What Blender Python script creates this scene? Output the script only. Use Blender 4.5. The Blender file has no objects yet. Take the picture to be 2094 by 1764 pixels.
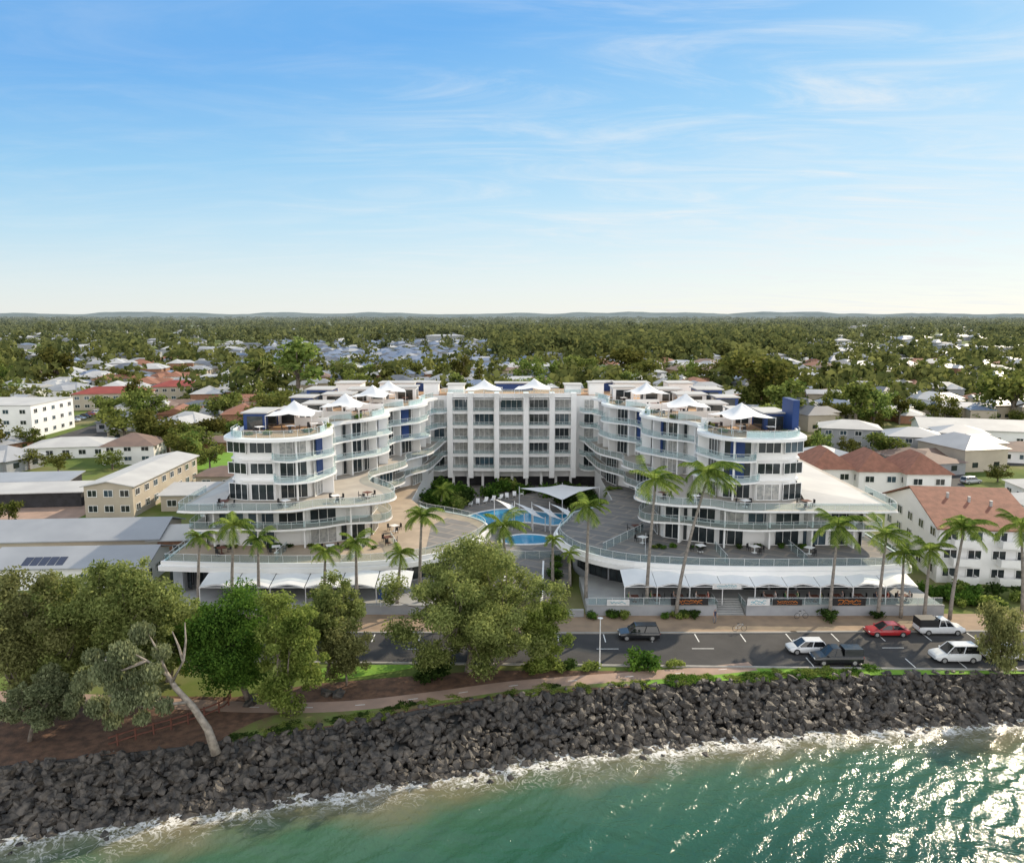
import bpy,bmesh,math,random
import numpy as np
from mathutils import Vector,Matrix,noise
R=random.Random(11); NR=np.random.default_rng(5)
scene=bpy.context.scene; col=scene.collection
F=1631.;CX=1047.;CY=882.;TH=math.atan(239/1631.);CH=36.
cT,sT=math.cos(TH),math.sin(TH)
def ray(px,py):
    a=(px-CX)/F; b=(CY-py)/F
    return a, cT+b*sT, -sT+b*cT
def G(px,py,z=0.):
    a,b,c=ray(px,py); t=(z-CH)/c
    return (t*a,t*b)
def AY(px,py,Y):
    a,b,c=ray(px,py); t=Y/b
    return (t*a,Y,CH+t*c)
def DEP(y,z): return y*cT+(CH-z)*sT
def PROJ(x,y,z):
    d=DEP(y,z); up=y*sT-(CH-z)*cT
    return CX+F*x/d, CY-F*up/d
# ---------------------------------------------------------------- materials
def nodes(m): return m.node_tree.nodes,m.node_tree.links
def mat(name,c,c2=None,scale=.5,rough=.75,bump=0,bs=None,metal=0,spec=.4,detail=4,objr=0.):
    m=bpy.data.materials.new(name); m.use_nodes=True; n,l=nodes(m); b=n['Principled BSDF']
    b.inputs['Roughness'].default_value=rough; b.inputs['Metallic'].default_value=metal
    b.inputs['Specular IOR Level'].default_value=spec
    c2=c2 or tuple(v*.82 for v in c)
    g=n.new('ShaderNodeNewGeometry'); t=n.new('ShaderNodeTexNoise'); t.inputs['Scale'].default_value=scale; t.inputs['Detail'].default_value=detail
    l.new(g.outputs['Position'],t.inputs['Vector'])
    r=n.new('ShaderNodeValToRGB'); r.color_ramp.elements[0].position=.35; r.color_ramp.elements[1].position=.65
    r.color_ramp.elements[0].color=(*c2,1); r.color_ramp.elements[1].color=(*c,1)
    l.new(t.outputs['Fac'],r.inputs['Fac']); out=r.outputs['Color']
    if objr:
        oi=n.new('ShaderNodeObjectInfo'); h=n.new('ShaderNodeHueSaturation'); mr=n.new('ShaderNodeMapRange')
        mr.inputs['To Min'].default_value=1-objr; mr.inputs['To Max'].default_value=1+objr
        l.new(oi.outputs['Random'],mr.inputs['Value']); l.new(mr.outputs['Result'],h.inputs['Value']); l.new(out,h.inputs['Color']); out=h.outputs['Color']
    l.new(out,b.inputs['Base Color'])
    if bump:
        t2=n.new('ShaderNodeTexNoise'); t2.inputs['Scale'].default_value=bs or scale*6; t2.inputs['Detail'].default_value=5
        l.new(g.outputs['Position'],t2.inputs['Vector']); bp=n.new('ShaderNodeBump'); bp.inputs['Strength'].default_value=bump; bp.inputs['Distance'].default_value=.1
        l.new(t2.outputs['Fac'],bp.inputs['Height']); l.new(bp.outputs['Normal'],b.inputs['Normal'])
    return m
def leafmat(name,dark,light,trans=.52,sc=.35,painted_haze=False,objr=0.):
    m=bpy.data.materials.new(name); m.use_nodes=True; n,l=nodes(m); n.remove(n['Principled BSDF']); out=n['Material Output']
    g=n.new('ShaderNodeNewGeometry'); t=n.new('ShaderNodeTexNoise'); t.inputs['Scale'].default_value=sc; t.inputs['Detail'].default_value=3
    l.new(g.outputs['Position'],t.inputs['Vector'])
    a=n.new('ShaderNodeMath'); a.operation='MULTIPLY_ADD'; a.inputs[1].default_value=.55
    l.new(g.outputs['Random Per Island'],a.inputs[0])
    s=n.new('ShaderNodeMath'); s.operation='SUBTRACT'; s.inputs[1].default_value=.27; l.new(t.outputs['Fac'],s.inputs[0]); l.new(s.outputs[0],a.inputs[2])
    r=n.new('ShaderNodeValToRGB'); r.color_ramp.elements[0].position=.2; r.color_ramp.elements[1].position=.85
    r.color_ramp.elements[0].color=(*dark,1); r.color_ramp.elements[1].color=(*light,1); l.new(a.outputs[0],r.inputs['Fac'])
    c=r.outputs['Color']
    if objr:
        oi=n.new('ShaderNodeObjectInfo'); h=n.new('ShaderNodeHueSaturation'); mr=n.new('ShaderNodeMapRange'); mh=n.new('ShaderNodeMapRange')
        mr.inputs['To Min'].default_value=1-objr; mr.inputs['To Max'].default_value=1+objr; mh.inputs['To Min'].default_value=.46; mh.inputs['To Max'].default_value=.52
        l.new(oi.outputs['Random'],mr.inputs['Value']); l.new(mr.outputs['Result'],h.inputs['Value']); l.new(oi.outputs['Random'],mh.inputs['Value']); l.new(mh.outputs['Result'],h.inputs['Hue']); l.new(c,h.inputs['Color']); c=h.outputs['Color']
    if painted_haze:  # aerial haze painted into the leaf colour, stronger with distance
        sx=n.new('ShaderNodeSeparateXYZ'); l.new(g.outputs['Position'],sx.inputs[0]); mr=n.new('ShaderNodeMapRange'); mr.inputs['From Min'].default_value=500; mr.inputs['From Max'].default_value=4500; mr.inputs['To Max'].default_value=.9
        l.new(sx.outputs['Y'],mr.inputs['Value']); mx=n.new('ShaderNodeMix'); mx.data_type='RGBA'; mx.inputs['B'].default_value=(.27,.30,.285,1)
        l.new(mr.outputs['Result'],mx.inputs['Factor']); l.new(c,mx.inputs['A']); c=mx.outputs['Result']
    d=n.new('ShaderNodeBsdfDiffuse'); tr=n.new('ShaderNodeBsdfTranslucent'); x=n.new('ShaderNodeMixShader'); x.inputs[0].default_value=trans
    l.new(c,d.inputs[0]); l.new(c,tr.inputs[0]); l.new(d.outputs[0],x.inputs[1]); l.new(tr.outputs[0],x.inputs[2]); l.new(x.outputs[0],out.inputs['Surface'])
    return m
M={}
M['white']=mat('white_paint',(.85,.845,.835),(.79,.785,.78),.25,.6)
M['whitetrim']=mat('white_trim',(.87,.865,.855),(.82,.815,.805),1,.5)
M['blue']=mat('blue_paint',(.015,.05,.185),(.012,.04,.155),.4,.5)
M['glass']=mat('dark_glass',(.035,.045,.05),(.015,.02,.024),.7,.06,spec=.6)
M['glass2']=mat('curtain_glass',(.46,.45,.43),(.27,.28,.28),2.5,.12,spec=.6)
M['glass3']=mat('blue_glass',(.07,.11,.14),(.03,.05,.07),.5,.05,spec=.7)
M['deck']=mat('timber_deck',(.52,.32,.17),(.41,.25,.14),.5,.8,.2,8)
M['beigedeck']=mat('beige_tile',(.46,.415,.355),(.385,.345,.30),.4,.8)
M['tandeck']=mat('tan_paving',(.44,.35,.26),(.35,.28,.21),.5,.85,.1,5)
M['roofwhite']=mat('white_roofing',(.50,.495,.48),(.42,.415,.41),.2,.7)
M['fabric']=mat('white_membrane',(.78,.78,.78),(.72,.73,.74),.5,.6)
M['asphalt']=mat('asphalt',(.060,.058,.058),(.040,.039,.040),.35,.9,.25,14)
M['paint']=mat('road_paint',(.75,.75,.73),(.6,.6,.58),2,.7)
M['paver']=mat('brick_pavers',(.34,.24,.16),(.25,.18,.125),.6,.85,.15,10)
M['kerb']=mat('concrete_kerb',(.36,.34,.31),(.28,.27,.25),.8,.85)
M['path']=mat('pink_concrete',(.38,.26,.20),(.29,.205,.16),.5,.85,.1,6)
M['mulch']=mat('bark_mulch',(.17,.095,.06),(.08,.048,.033),1.2,.95,.5,9)
M['greywall']=mat('grey_render',(.36,.37,.39),(.29,.30,.32),.5,.8)
M['concrete']=mat('concrete',(.38,.38,.37),(.30,.30,.30),.4,.85)
M['rock']=mat('basalt_rock',(.10,.086,.072),(.021,.019,.018),1.5,.55,.8,6,objr=.45)
M['rockwet']=mat('wet_rock',(.02,.02,.02),(.010,.011,.012),1.3,.35,.5,5)
M['metal']=mat('grey_metal',(.5,.5,.5),None,2,.4,metal=.6)
M['pole']=mat('white_pole',(.75,.75,.75),None,2,.45)
M['bark']=mat('grey_bark',(.22,.18,.145),(.11,.09,.075),2.5,.9,.5,10)
M['palebark']=mat('pale_bark',(.36,.31,.255),(.20,.17,.14),2.5,.85,.4,8)
M['palmbark']=mat('palm_bark',(.31,.275,.24),(.19,.17,.15),3,.9,.4,6)
M['timber']=mat('red_timber',(.16,.06,.04),(.10,.04,.028),2,.8)
M['tile']=mat('terracotta_tile',(.27,.115,.075),(.19,.08,.052),1.0,.8,.4,5)
M['redroof']=mat('red_roof',(.29,.06,.042),(.23,.045,.034),.3,.6)
M['greyroof']=mat('grey_roof',(.34,.355,.38),(.28,.295,.32),.15,.5)
M['beige']=mat('beige_wall',(.50,.44,.355),(.43,.375,.305),.3,.8)
M['brownroof']=mat('brown_roof',(.22,.15,.12),(.17,.12,.10),.4,.75)
M['brick']=mat('brick_wall',(.34,.18,.11),(.26,.14,.09),2,.85)
M['dark']=mat('dark_interior_shade',(.035,.035,.04),(.02,.02,.022),1,.7)  # near black painted in for shade inside carports and under the block
M['black']=mat('black_plastic',(.02,.02,.022),None,3,.5)
M['solar']=mat('solar_panel',(.02,.03,.07),None,2,.15,spec=.6)
M['cloth_n']=mat('navy_cloth',(.04,.05,.09),None,3,.9)
M['skin']=mat('skin',(.5,.32,.24),None,4,.6)
M['hair']=mat('hair',(.06,.04,.03),None,4,.7)
for k,c in dict(c_white=(.7,.7,.7),c_red=(.45,.05,.05),c_green=(.1,.3,.1),c_grey=(.2,.2,.22)).items(): M[k]=mat('cloth_'+k[2:],c,None,3,.9)
M['lf_olive']=leafmat('olive_leaves',(.10,.135,.038),(.41,.45,.155))
M['lf_grey']=leafmat('grey_green_leaves',(.12,.145,.075),(.39,.42,.23))
M['lf_dark']=leafmat('dark_green_leaves',(.035,.09,.018),(.17,.29,.05))
M['lf_mid']=leafmat('mid_green_leaves',(.095,.145,.03),(.38,.44,.115))
M['lf_brown']=leafmat('brown_green_leaves',(.115,.125,.045),(.39,.395,.16))
M['lf_palm']=leafmat('palm_fronds',(.065,.13,.025),(.36,.44,.10))
M['lf_shrub']=leafmat('shrub_leaves',(.02,.04,.012),(.10,.16,.04))
M['lf_bg']=leafmat('suburb_tree_leaves',(.055,.085,.02),(.26,.29,.08),.45,.12,objr=.45)
M['lf_forest']=leafmat('forest_leaves',(.05,.068,.024),(.24,.25,.08),.4,.03,painted_haze=True)
M['lawn']=mat('lawn',(.18,.33,.03),(.12,.25,.025),.7,.9,.4,12)
def glassrail():
    m=bpy.data.materials.new('rail_glass'); m.use_nodes=True; n,l=nodes(m); b=n['Principled BSDF']; o=n['Material Output']
    b.inputs['Base Color'].default_value=(.45,.53,.56,1); b.inputs['Roughness'].default_value=.08
    t=n.new('ShaderNodeBsdfTransparent'); t.inputs[0].default_value=(.88,.94,.94,1); x=n.new('ShaderNodeMixShader'); x.inputs[0].default_value=.12
    l.new(t.outputs[0],x.inputs[1]); l.new(b.outputs[0],x.inputs[2]); l.new(x.outputs[0],o.inputs['Surface']); return m
M['rail']=glassrail()
def paint(name,c):
    m=mat(name,c,tuple(v*.93 for v in c),1,.28,spec=.5); m.node_tree.nodes['Principled BSDF'].inputs['Coat Weight'].default_value=.6; return m
def paving():
    m=bpy.data.materials.new('patterned_paving'); m.use_nodes=True; n,l=nodes(m); b=n['Principled BSDF']; b.inputs['Roughness'].default_value=.85
    g=n.new('ShaderNodeNewGeometry'); mp=n.new('ShaderNodeMapping'); mp.inputs['Rotation'].default_value=(0,0,.6); l.new(g.outputs['Position'],mp.inputs[0])
    t=n.new('ShaderNodeTexBrick'); t.inputs['Scale'].default_value=.11; t.inputs['Mortar Size'].default_value=.022; t.inputs['Mortar'].default_value=(.33,.29,.25,1); t.inputs['Bias'].default_value=-.2
    t.inputs['Color1'].default_value=(.20,.195,.19,1); t.inputs['Color2'].default_value=(.285,.265,.245,1); l.new(mp.outputs[0],t.inputs['Vector'])
    z=n.new('ShaderNodeTexNoise'); z.inputs['Scale'].default_value=.5; l.new(g.outputs['Position'],z.inputs['Vector'])
    x=n.new('ShaderNodeMix'); x.data_type='RGBA'; x.blend_type='MULTIPLY'; x.inputs['Factor'].default_value=.4; l.new(t.outputs['Color'],x.inputs['A']); l.new(z.outputs['Fac'],x.inputs['B']); l.new(x.outputs['Result'],b.inputs['Base Color'])
    return m
M['paving']=paving()
# ---------------------------------------------------------------- helpers
def tag(o,label=None,cat=None,group=None,kind=None):
    if label:o['label']=label
    if cat:o['category']=cat
    if group:o['group']=group
    if kind:o['kind']=kind
    return o
def empty(name,label,cat,loc=(0,0,0),rz=0,group=None):
    o=bpy.data.objects.new(name,None); o.empty_display_size=.2; col.objects.link(o); o.location=loc; o.rotation_euler=(0,0,rz); return tag(o,label,cat,group)
def link(name,me,parent=None,loc=(0,0,0),rz=0,sc=None):
    o=bpy.data.objects.new(name,me); col.objects.link(o); o.location=loc; o.rotation_euler=(0,0,rz)
    if parent:o.parent=parent
    if sc:o.scale=sc if hasattr(sc,'__len__') else (sc,sc,sc)
    return o
def area(p): return sum(p[i][0]*p[(i+1)%len(p)][1]-p[(i+1)%len(p)][0]*p[i][1] for i in range(len(p)))/2
def smooth(p,n=5):
    q=[p[0]]+list(p)+[p[-1]]; o=[]
    for i in range(1,len(q)-2):
        a,b,c,d=q[i-1],q[i],q[i+1],q[i+2]
        for k in range(n):
            t=k/n
            o.append(tuple(.5*(2*b[j]+(c[j]-a[j])*t+(2*a[j]-5*b[j]+4*c[j]-d[j])*t*t+(3*b[j]-a[j]-3*c[j]+d[j])*t**3) for j in range(len(b))))
    o.append(tuple(p[-1])); return o
def offs(pl,d):   # offset to the right of travel by d
    o=[]
    for i in range(len(pl)):
        a=pl[max(0,i-1)]; b=pl[min(len(pl)-1,i+1)]; dx,dy=b[0]-a[0],b[1]-a[1]; L=math.hypot(dx,dy) or 1
        o.append((pl[i][0]+dy/L*d,pl[i][1]-dx/L*d))
    return o
class MB:
    def __init__(s): s.v=[];s.f=[];s.m=[]
    def add(s,vs,fs,m=0):
        k=len(s.v); s.v+= [tuple(v) for v in vs]; s.f+=[tuple(i+k for i in f) for f in fs]; s.m+=[m]*len(fs); return s
    def box(s,c,sz,rz=0,m=0,top=(1,1)):
        x,y,z=[q/2 for q in sz]; vs=[]
        for Z in(-z,z):
            t=top if Z>0 else (1,1)
            for X,Y in((-x,-y),(x,-y),(x,y),(-x,y)):
                X*=t[0];Y*=t[1]
                vs.append((c[0]+X*math.cos(rz)-Y*math.sin(rz),c[1]+X*math.sin(rz)+Y*math.cos(rz),c[2]+Z))
        return s.add(vs,[(3,2,1,0),(4,5,6,7),(0,1,5,4),(1,2,6,5),(2,3,7,6),(3,0,4,7)],m)
    def prism(s,p,z0,z1,m=0,mt=None):
        p=list(p)
        if area(p)<0:p=p[::-1]
        n=len(p); vs=[(a[0],a[1],z0) for a in p]+[(a[0],a[1],z1) for a in p]
        s.add(vs,[(i,(i+1)%n,n+(i+1)%n,n+i) for i in range(n)]+[tuple(range(n-1,-1,-1))],m)
        k=len(s.v)-2*n; s.f.append(tuple(range(k+n,k+2*n))); s.m.append(m if mt is None else mt); return s
    def sheet(s,p,z,m=0):
        p=list(p)
        if area(p)<0:p=p[::-1]
        return s.add([(a[0],a[1],z) for a in p],[tuple(range(len(p)))],m)
    def strip(s,pl,z0,z1,t,m=0):
        a=offs(pl,t/2);b=offs(pl,-t/2);n=len(pl)
        vs=[(q[0],q[1],z0) for q in a]+[(q[0],q[1],z0) for q in b]+[(q[0],q[1],z1) for q in a]+[(q[0],q[1],z1) for q in b]
        fs=[]
        for i in range(n-1): fs+=[(i,i+1,2*n+i+1,2*n+i),(n+i+1,n+i,3*n+i,3*n+i+1),(2*n+i,2*n+i+1,3*n+i+1,3*n+i),(i+1,i,n+i,n+i+1)]
        fs+=[(0,2*n,3*n,n),(n-1,2*n-1,4*n-1,3*n-1)]
        return s.add(vs,fs,m)
    def tube(s,pts,rads,n=6,m=0):
        if not hasattr(rads,'__len__'): rads=[rads]*len(pts)
        vs=[];P=[Vector(p) for p in pts]
        for i,p in enumerate(P):
            d=(P[min(i+1,len(P)-1)]-P[max(i-1,0)]).normalized(); u=d.cross(Vector((0,0,1)) if abs(d.z)<.9 else Vector((1,0,0))).normalized(); w=d.cross(u)
            for k in range(n):
                a=2*math.pi*k/n; vs.append(p+(u*math.cos(a)+w*math.sin(a))*rads[i])
        fs=[(i*n+k,i*n+(k+1)%n,(i+1)*n+(k+1)%n,(i+1)*n+k) for i in range(len(P)-1) for k in range(n)]
        fs+=[tuple(range(n-1,-1,-1)),tuple(range((len(P)-1)*n,len(P)*n))]
        return s.add(vs,fs,m)
    def loft(s,rings,m=0):
        n=len(rings[0]); vs=[v for r in rings for v in r]
        fs=[(i*n+k,i*n+(k+1)%n,(i+1)*n+(k+1)%n,(i+1)*n+k) for i in range(len(rings)-1) for k in range(n)]
        fs+=[tuple(range(n-1,-1,-1)),tuple(range((len(rings)-1)*n,len(rings)*n))]
        return s.add(vs,fs,m)
    def mesh(s,name,mats,off=(0,0,0),sm=False):
        me=bpy.data.meshes.new(name); me.from_pydata([(a-off[0],b-off[1],c-off[2]) for a,b,c in s.v],[],s.f)
        for q in (mats if isinstance(mats,(list,tuple)) else [mats]): me.materials.append(M[q] if isinstance(q,str) else q)
        me.polygons.foreach_set('material_index',s.m)
        if sm: me.polygons.foreach_set('use_smooth',[True]*len(s.f))
        bm=bmesh.new(); bm.from_mesh(me); bmesh.ops.recalc_face_normals(bm,faces=bm.faces); bm.to_mesh(me); bm.free()
        me.update(); return me
    def build(s,name,mats,parent=None,sm=False):   # verts in world coords; parent unrotated
        off=tuple(parent.location) if parent else (0,0,0)
        if parent and parent.parent: off=tuple(Vector(off)+parent.parent.location)
        return link(name,s.mesh(name,mats,off,sm),parent)
    def local(s,name,mats,parent=None,sm=False): return link(name,s.mesh(name,mats,(0,0,0),sm),parent)
def npmesh(name,V,Fc,mats,mi=None,flat=False):
    me=bpy.data.meshes.new(name); V=np.asarray(V,dtype=np.float32); Fc=np.asarray(Fc,dtype=np.int32); k=Fc.shape[1]
    me.vertices.add(len(V)); me.vertices.foreach_set('co',V.ravel()); me.loops.add(Fc.size); me.loops.foreach_set('vertex_index',Fc.ravel())
    me.polygons.add(len(Fc)); me.polygons.foreach_set('loop_start',np.arange(0,Fc.size,k,dtype=np.int32))
    for q in mats: me.materials.append(M[q] if isinstance(q,str) else q)
    if mi is not None: me.polygons.foreach_set('material_index',np.asarray(mi,dtype=np.int32))
    if flat: me.polygons.foreach_set('use_smooth',[False]*len(Fc))
    me.update(calc_edges=True); me.validate(); return me
def leafV(P,N,S,asp=1.,vert=False):
    n=len(P); N=N/(np.linalg.norm(N,axis=1,keepdims=True)+1e-9)
    r=NR.normal(size=(n,3))
    if vert: r=np.tile(np.array([0,0,1.]),(n,1))+.35*r
    t=r-N*np.sum(r*N,axis=1,keepdims=True); t/=np.linalg.norm(t,axis=1,keepdims=True)+1e-9; b=np.cross(N,t); S=np.asarray(S).reshape(-1,1)
    V=np.stack([P-t*S*asp,P-b*S,P+t*S*asp,P+b*S],axis=1).reshape(-1,3)
    return V,np.arange(4*n).reshape(-1,4)
def crownV(clumps,n,leaf,asp=1.4,droop=False,flat=.8):
    C=np.array([c[:3] for c in clumps]); r=np.array([c[3] for c in clumps]); w=r**2/np.sum(r**2)
    i=NR.choice(len(C),size=n,p=w); u=NR.normal(size=(n,3)); u/=np.linalg.norm(u,axis=1,keepdims=True)
    rad=r[i]*NR.uniform(.05,1.3,n)**.8; P=C[i]+u*rad[:,None]*np.array([1,1,flat])
    N=.5*u+.8*NR.normal(size=(n,3))+np.array([0,0,.3])
    if droop: P[:,2]-=NR.uniform(0,.6,n)*r[i]*.6; N[:,2]*=.3
    return leafV(P,N,leaf*NR.uniform(.6,1.35,n),asp,droop)
# ---------------------------------------------------------------- world, sun, camera
SAZ=math.radians(44); SEL=math.radians(32); STR=.15
w=bpy.data.worlds.new('World'); scene.world=w; w.use_nodes=True; n,l=w.node_tree.nodes,w.node_tree.links; bg=n['Background']
sky=n.new('ShaderNodeTexSky'); sky.sky_type='NISHITA'; sky.sun_disc=False; sky.sun_elevation=SEL; sky.sun_rotation=SAZ; sky.air_density=1.0; sky.dust_density=.3; sky.ozone_density=2.0
tc=n.new('ShaderNodeTexCoord'); sx=n.new('ShaderNodeSeparateXYZ'); l.new(tc.outputs['Generated'],sx.inputs[0])
def mth(op,a,b=None,c=None):
    q=n.new('ShaderNodeMath'); q.operation=op
    for i,v in enumerate((a,b,c)):
        if v is None: continue
        if isinstance(v,(int,float)): q.inputs[i].default_value=v
        else: l.new(v,q.inputs[i])
    return q.outputs[0]
zpos=mth('MAXIMUM',sx.outputs['Z'],0.)
zz=mth('MULTIPLY',zpos,mth('SUBTRACT',1.,mth('MULTIPLY',sx.outputs['X'],.6)))
def ramp(stops,end0,end1):
    r=n.new('ShaderNodeValToRGB'); e=r.color_ramp.elements; e[0].position=0; e[0].color=(*end0,1); e[1].position=1; e[1].color=(*end1,1)
    for p,c in stops: k=e.new(p); k.color=(*c,1)
    l.new(zz,r.inputs[0]); return r.outputs[0]
fr_=ramp(((.05,(.72,.83,.88)),(.12,(.51,.75,.91)),(.2,(.32,.63,.91)),(.33,(.14,.44,.88)),(.48,(.2,.46,.86)),(.7,(.6,.74,.88))),(.82,.86,.85),(.8,.86,.92))
bk_fill=ramp(((.22,(2.5,2.45,2.4)),(.55,(1.2,1.2,1.2))),(3.1,3.0,2.9),(.72,.79,.88))  # unseen sky behind the camera, brightened as added fill for shaded facades
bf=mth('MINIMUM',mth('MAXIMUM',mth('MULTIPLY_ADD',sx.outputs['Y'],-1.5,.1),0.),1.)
mb=n.new('ShaderNodeMix'); mb.data_type='RGBA'; l.new(bf,mb.inputs['Factor']); l.new(fr_,mb.inputs['A']); l.new(bk_fill,mb.inputs['B'])
vm=n.new('ShaderNodeVectorMath'); vm.operation='SCALE'; l.new(mb.outputs['Result'],vm.inputs[0]); vm.inputs['Scale'].default_value=1/STR
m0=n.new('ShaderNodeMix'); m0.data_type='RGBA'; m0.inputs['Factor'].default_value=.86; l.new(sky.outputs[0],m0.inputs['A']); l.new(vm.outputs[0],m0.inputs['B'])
den=mth('ADD',zpos,.10)
cb=n.new('ShaderNodeCombineXYZ'); l.new(mth('DIVIDE',sx.outputs['X'],den),cb.inputs[0]); l.new(mth('DIVIDE',sx.outputs['Y'],den),cb.inputs[1])
mp=n.new('ShaderNodeMapping'); mp.inputs['Rotation'].default_value=(0,0,math.radians(-32)); mp.inputs['Scale'].default_value=(.6,1.5,1); mp.inputs['Location'].default_value=(3.7,1.3,0); l.new(cb.outputs[0],mp.inputs[0])
nz=n.new('ShaderNodeTexNoise'); nz.inputs['Scale'].default_value=1.5; nz.inputs['Detail'].default_value=12; nz.inputs['Roughness'].default_value=.64; nz.inputs['Distortion'].default_value=1.5; l.new(mp.outputs[0],nz.inputs[0])
n2=n.new('ShaderNodeTexNoise'); n2.inputs['Scale'].default_value=.6; n2.inputs['Detail'].default_value=2; l.new(cb.outputs[0],n2.inputs[0])
cl=n.new('ShaderNodeMapRange'); cl.interpolation_type='SMOOTHSTEP'; cl.inputs['From Min'].default_value=.36; cl.inputs['From Max'].default_value=.82; l.new(nz.outputs['Fac'],cl.inputs['Value'])
c2=n.new('ShaderNodeMapRange'); c2.inputs['From Min'].default_value=.25; c2.inputs['From Max'].default_value=.6; l.new(n2.outputs['Fac'],c2.inputs['Value'])
sidem=mth('MULTIPLY_ADD',sx.outputs['X'],1.3,.6)
topf=n.new('ShaderNodeMapRange'); topf.inputs['From Min'].default_value=.38; topf.inputs['From Max'].default_value=.24; topf.inputs['To Min'].default_value=.3; l.new(zpos,topf.inputs['Value'])
fac=mth('MULTIPLY',mth('MULTIPLY',mth('MULTIPLY',cl.outputs[0],mth('MULTIPLY_ADD',c2.outputs[0],.6,.4)),mth('MINIMUM',mth('MAXIMUM',sidem,.2),1.)),topf.outputs[0])
mx=n.new('ShaderNodeMix'); mx.data_type='RGBA'; mx.inputs['B'].default_value=(5.8,6.0,6.1,1); l.new(fac,mx.inputs['Factor'])
l.new(m0.outputs['Result'],mx.inputs['A'])
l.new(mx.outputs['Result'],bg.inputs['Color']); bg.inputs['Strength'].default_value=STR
sd=Vector((math.sin(SAZ)*math.cos(SEL),math.cos(SAZ)*math.cos(SEL),math.sin(SEL)))
su=bpy.data.lights.new('Sun','SUN'); su.energy=5.0; su.angle=math.radians(.6); su.color=(1,.85,.63); so=bpy.data.objects.new('Sun',su); col.objects.link(so); so.rotation_euler=sd.to_track_quat('Z','Y').to_euler(); so.location=(100,60,120)
cam=bpy.data.cameras.new('Camera'); co=bpy.data.objects.new('Camera',cam); col.objects.link(co); co.location=(0,0,CH); co.rotation_euler=(math.pi/2-TH,0,0)
cam.sensor_width=36; cam.sensor_fit='HORIZONTAL'; cam.lens=F/2094*36; cam.clip_end=30000; cam.clip_start=.5; scene.camera=co
scene.view_settings.view_transform='Standard'; scene.view_settings.look='None'; scene.view_settings.exposure=0
# ---------------------------------------------------------------- ground, coast, sea
SEA=-3.
top_px=[(-60,1575),(0,1565),(200,1542),(400,1522),(560,1500),(700,1480),(900,1440),(1100,1415),(1250,1402),(1400,1395),(1600,1385),(1800,1378),(2094,1372),(2250,1368)]
wat_px=[(-60,1720),(0,1707),(200,1682),(400,1655),(600,1625),(800,1598),(1000,1568),(1100,1547),(1300,1525),(1500,1505),(1700,1490),(1900,1480),(2094,1468),(2250,1460)]
topl=[G(*p) for p in top_px]; watl=[G(p[0],p[1],SEA) for p in wat_px]
def ext(pl):
    a,b=pl[0],pl[2]; c,d=pl[-3],pl[-1]
    return [(a[0]-400,a[1]-(b[1]-a[1])/(b[0]-a[0])*400*.5)]+pl+[(d[0]+400,d[1]+(d[1]-c[1])/(d[0]-c[0])*400*.3)]
topl=ext(topl)[:1]+smooth(topl,4)+ext(topl)[-1:]; watl=ext(watl)[:1]+smooth(watl,4)+ext(watl)[-1:]
tx=np.array([p[0] for p in topl]);ty=np.array([p[1] for p in topl]);wx=np.array([p[0] for p in watl]);wy=np.array([p[1] for p in watl])
topY=lambda x:float(np.interp(x,tx,ty)); watY=lambda x:float(np.interp(x,wx,wy))
def groundmat():
    m=bpy.data.materials.new('ground_cover'); m.use_nodes=True; n,l=nodes(m); b=n['Principled BSDF']; b.inputs['Roughness'].default_value=.95; b.inputs['Specular IOR Level'].default_value=.1
    g=n.new('ShaderNodeNewGeometry'); t=n.new('ShaderNodeTexNoise'); t.inputs['Scale'].default_value=.03; t.inputs['Detail'].default_value=8; t.inputs['Roughness'].default_value=.65
    l.new(g.outputs['Position'],t.inputs['Vector']); r=n.new('ShaderNodeValToRGB'); e=r.color_ramp.elements
    e[0].position=.32;e[0].color=(.06,.10,.025,1);e[1].position=.7;e[1].color=(.26,.22,.14,1); k=e.new(.48);k.color=(.125,.165,.042,1); k=e.new(.58);k.color=(.18,.18,.075,1)
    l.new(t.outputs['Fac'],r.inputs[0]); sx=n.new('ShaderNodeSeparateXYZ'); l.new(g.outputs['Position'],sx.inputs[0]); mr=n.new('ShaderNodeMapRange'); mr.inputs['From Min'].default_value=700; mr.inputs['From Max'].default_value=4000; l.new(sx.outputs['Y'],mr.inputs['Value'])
    mx=n.new('ShaderNodeMix'); mx.data_type='RGBA'; mx.inputs['B'].default_value=(.18,.205,.17,1); l.new(mr.outputs[0],mx.inputs['Factor']); l.new(r.outputs[0],mx.inputs['A']); l.new(mx.outputs['Result'],b.inputs['Base Color'])  # far ground colour blends to a painted haze tone
    return m
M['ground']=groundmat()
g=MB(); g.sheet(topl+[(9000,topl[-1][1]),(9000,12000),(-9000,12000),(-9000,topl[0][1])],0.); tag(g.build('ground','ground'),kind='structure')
bx_=[-400,-120]+[-64+4*i for i in range(37)]+[140,400]; g=MB(); n_=len(bx_)
g.add([(x,topY(x),-.01) for x in bx_]+[(x,topY(x)-.4,-.6) for x in bx_]+[(x,watY(x)-1.6,SEA-1.4) for x in bx_],[(i,i+1,n_+i+1,n_+i) for i in range(n_-1)]+[(n_+i,n_+i+1,2*n_+i+1,2*n_+i) for i in range(n_-1)]); tag(g.build('bank','rockwet'),kind='structure')
def arr(a,b,s): return np.arange(a,b,s)
xs=np.concatenate([np.linspace(-600,-62,20),arr(-60,70,.2),np.linspace(72,700,20)]); ys=np.concatenate([np.linspace(-500,40,25),arr(44,78,.18),[80,90]])
XX,YY=np.meshgrid(xs,ys); dist=np.interp(XX,wx,wy)-YY
ZZ=np.zeros_like(XX)
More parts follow.
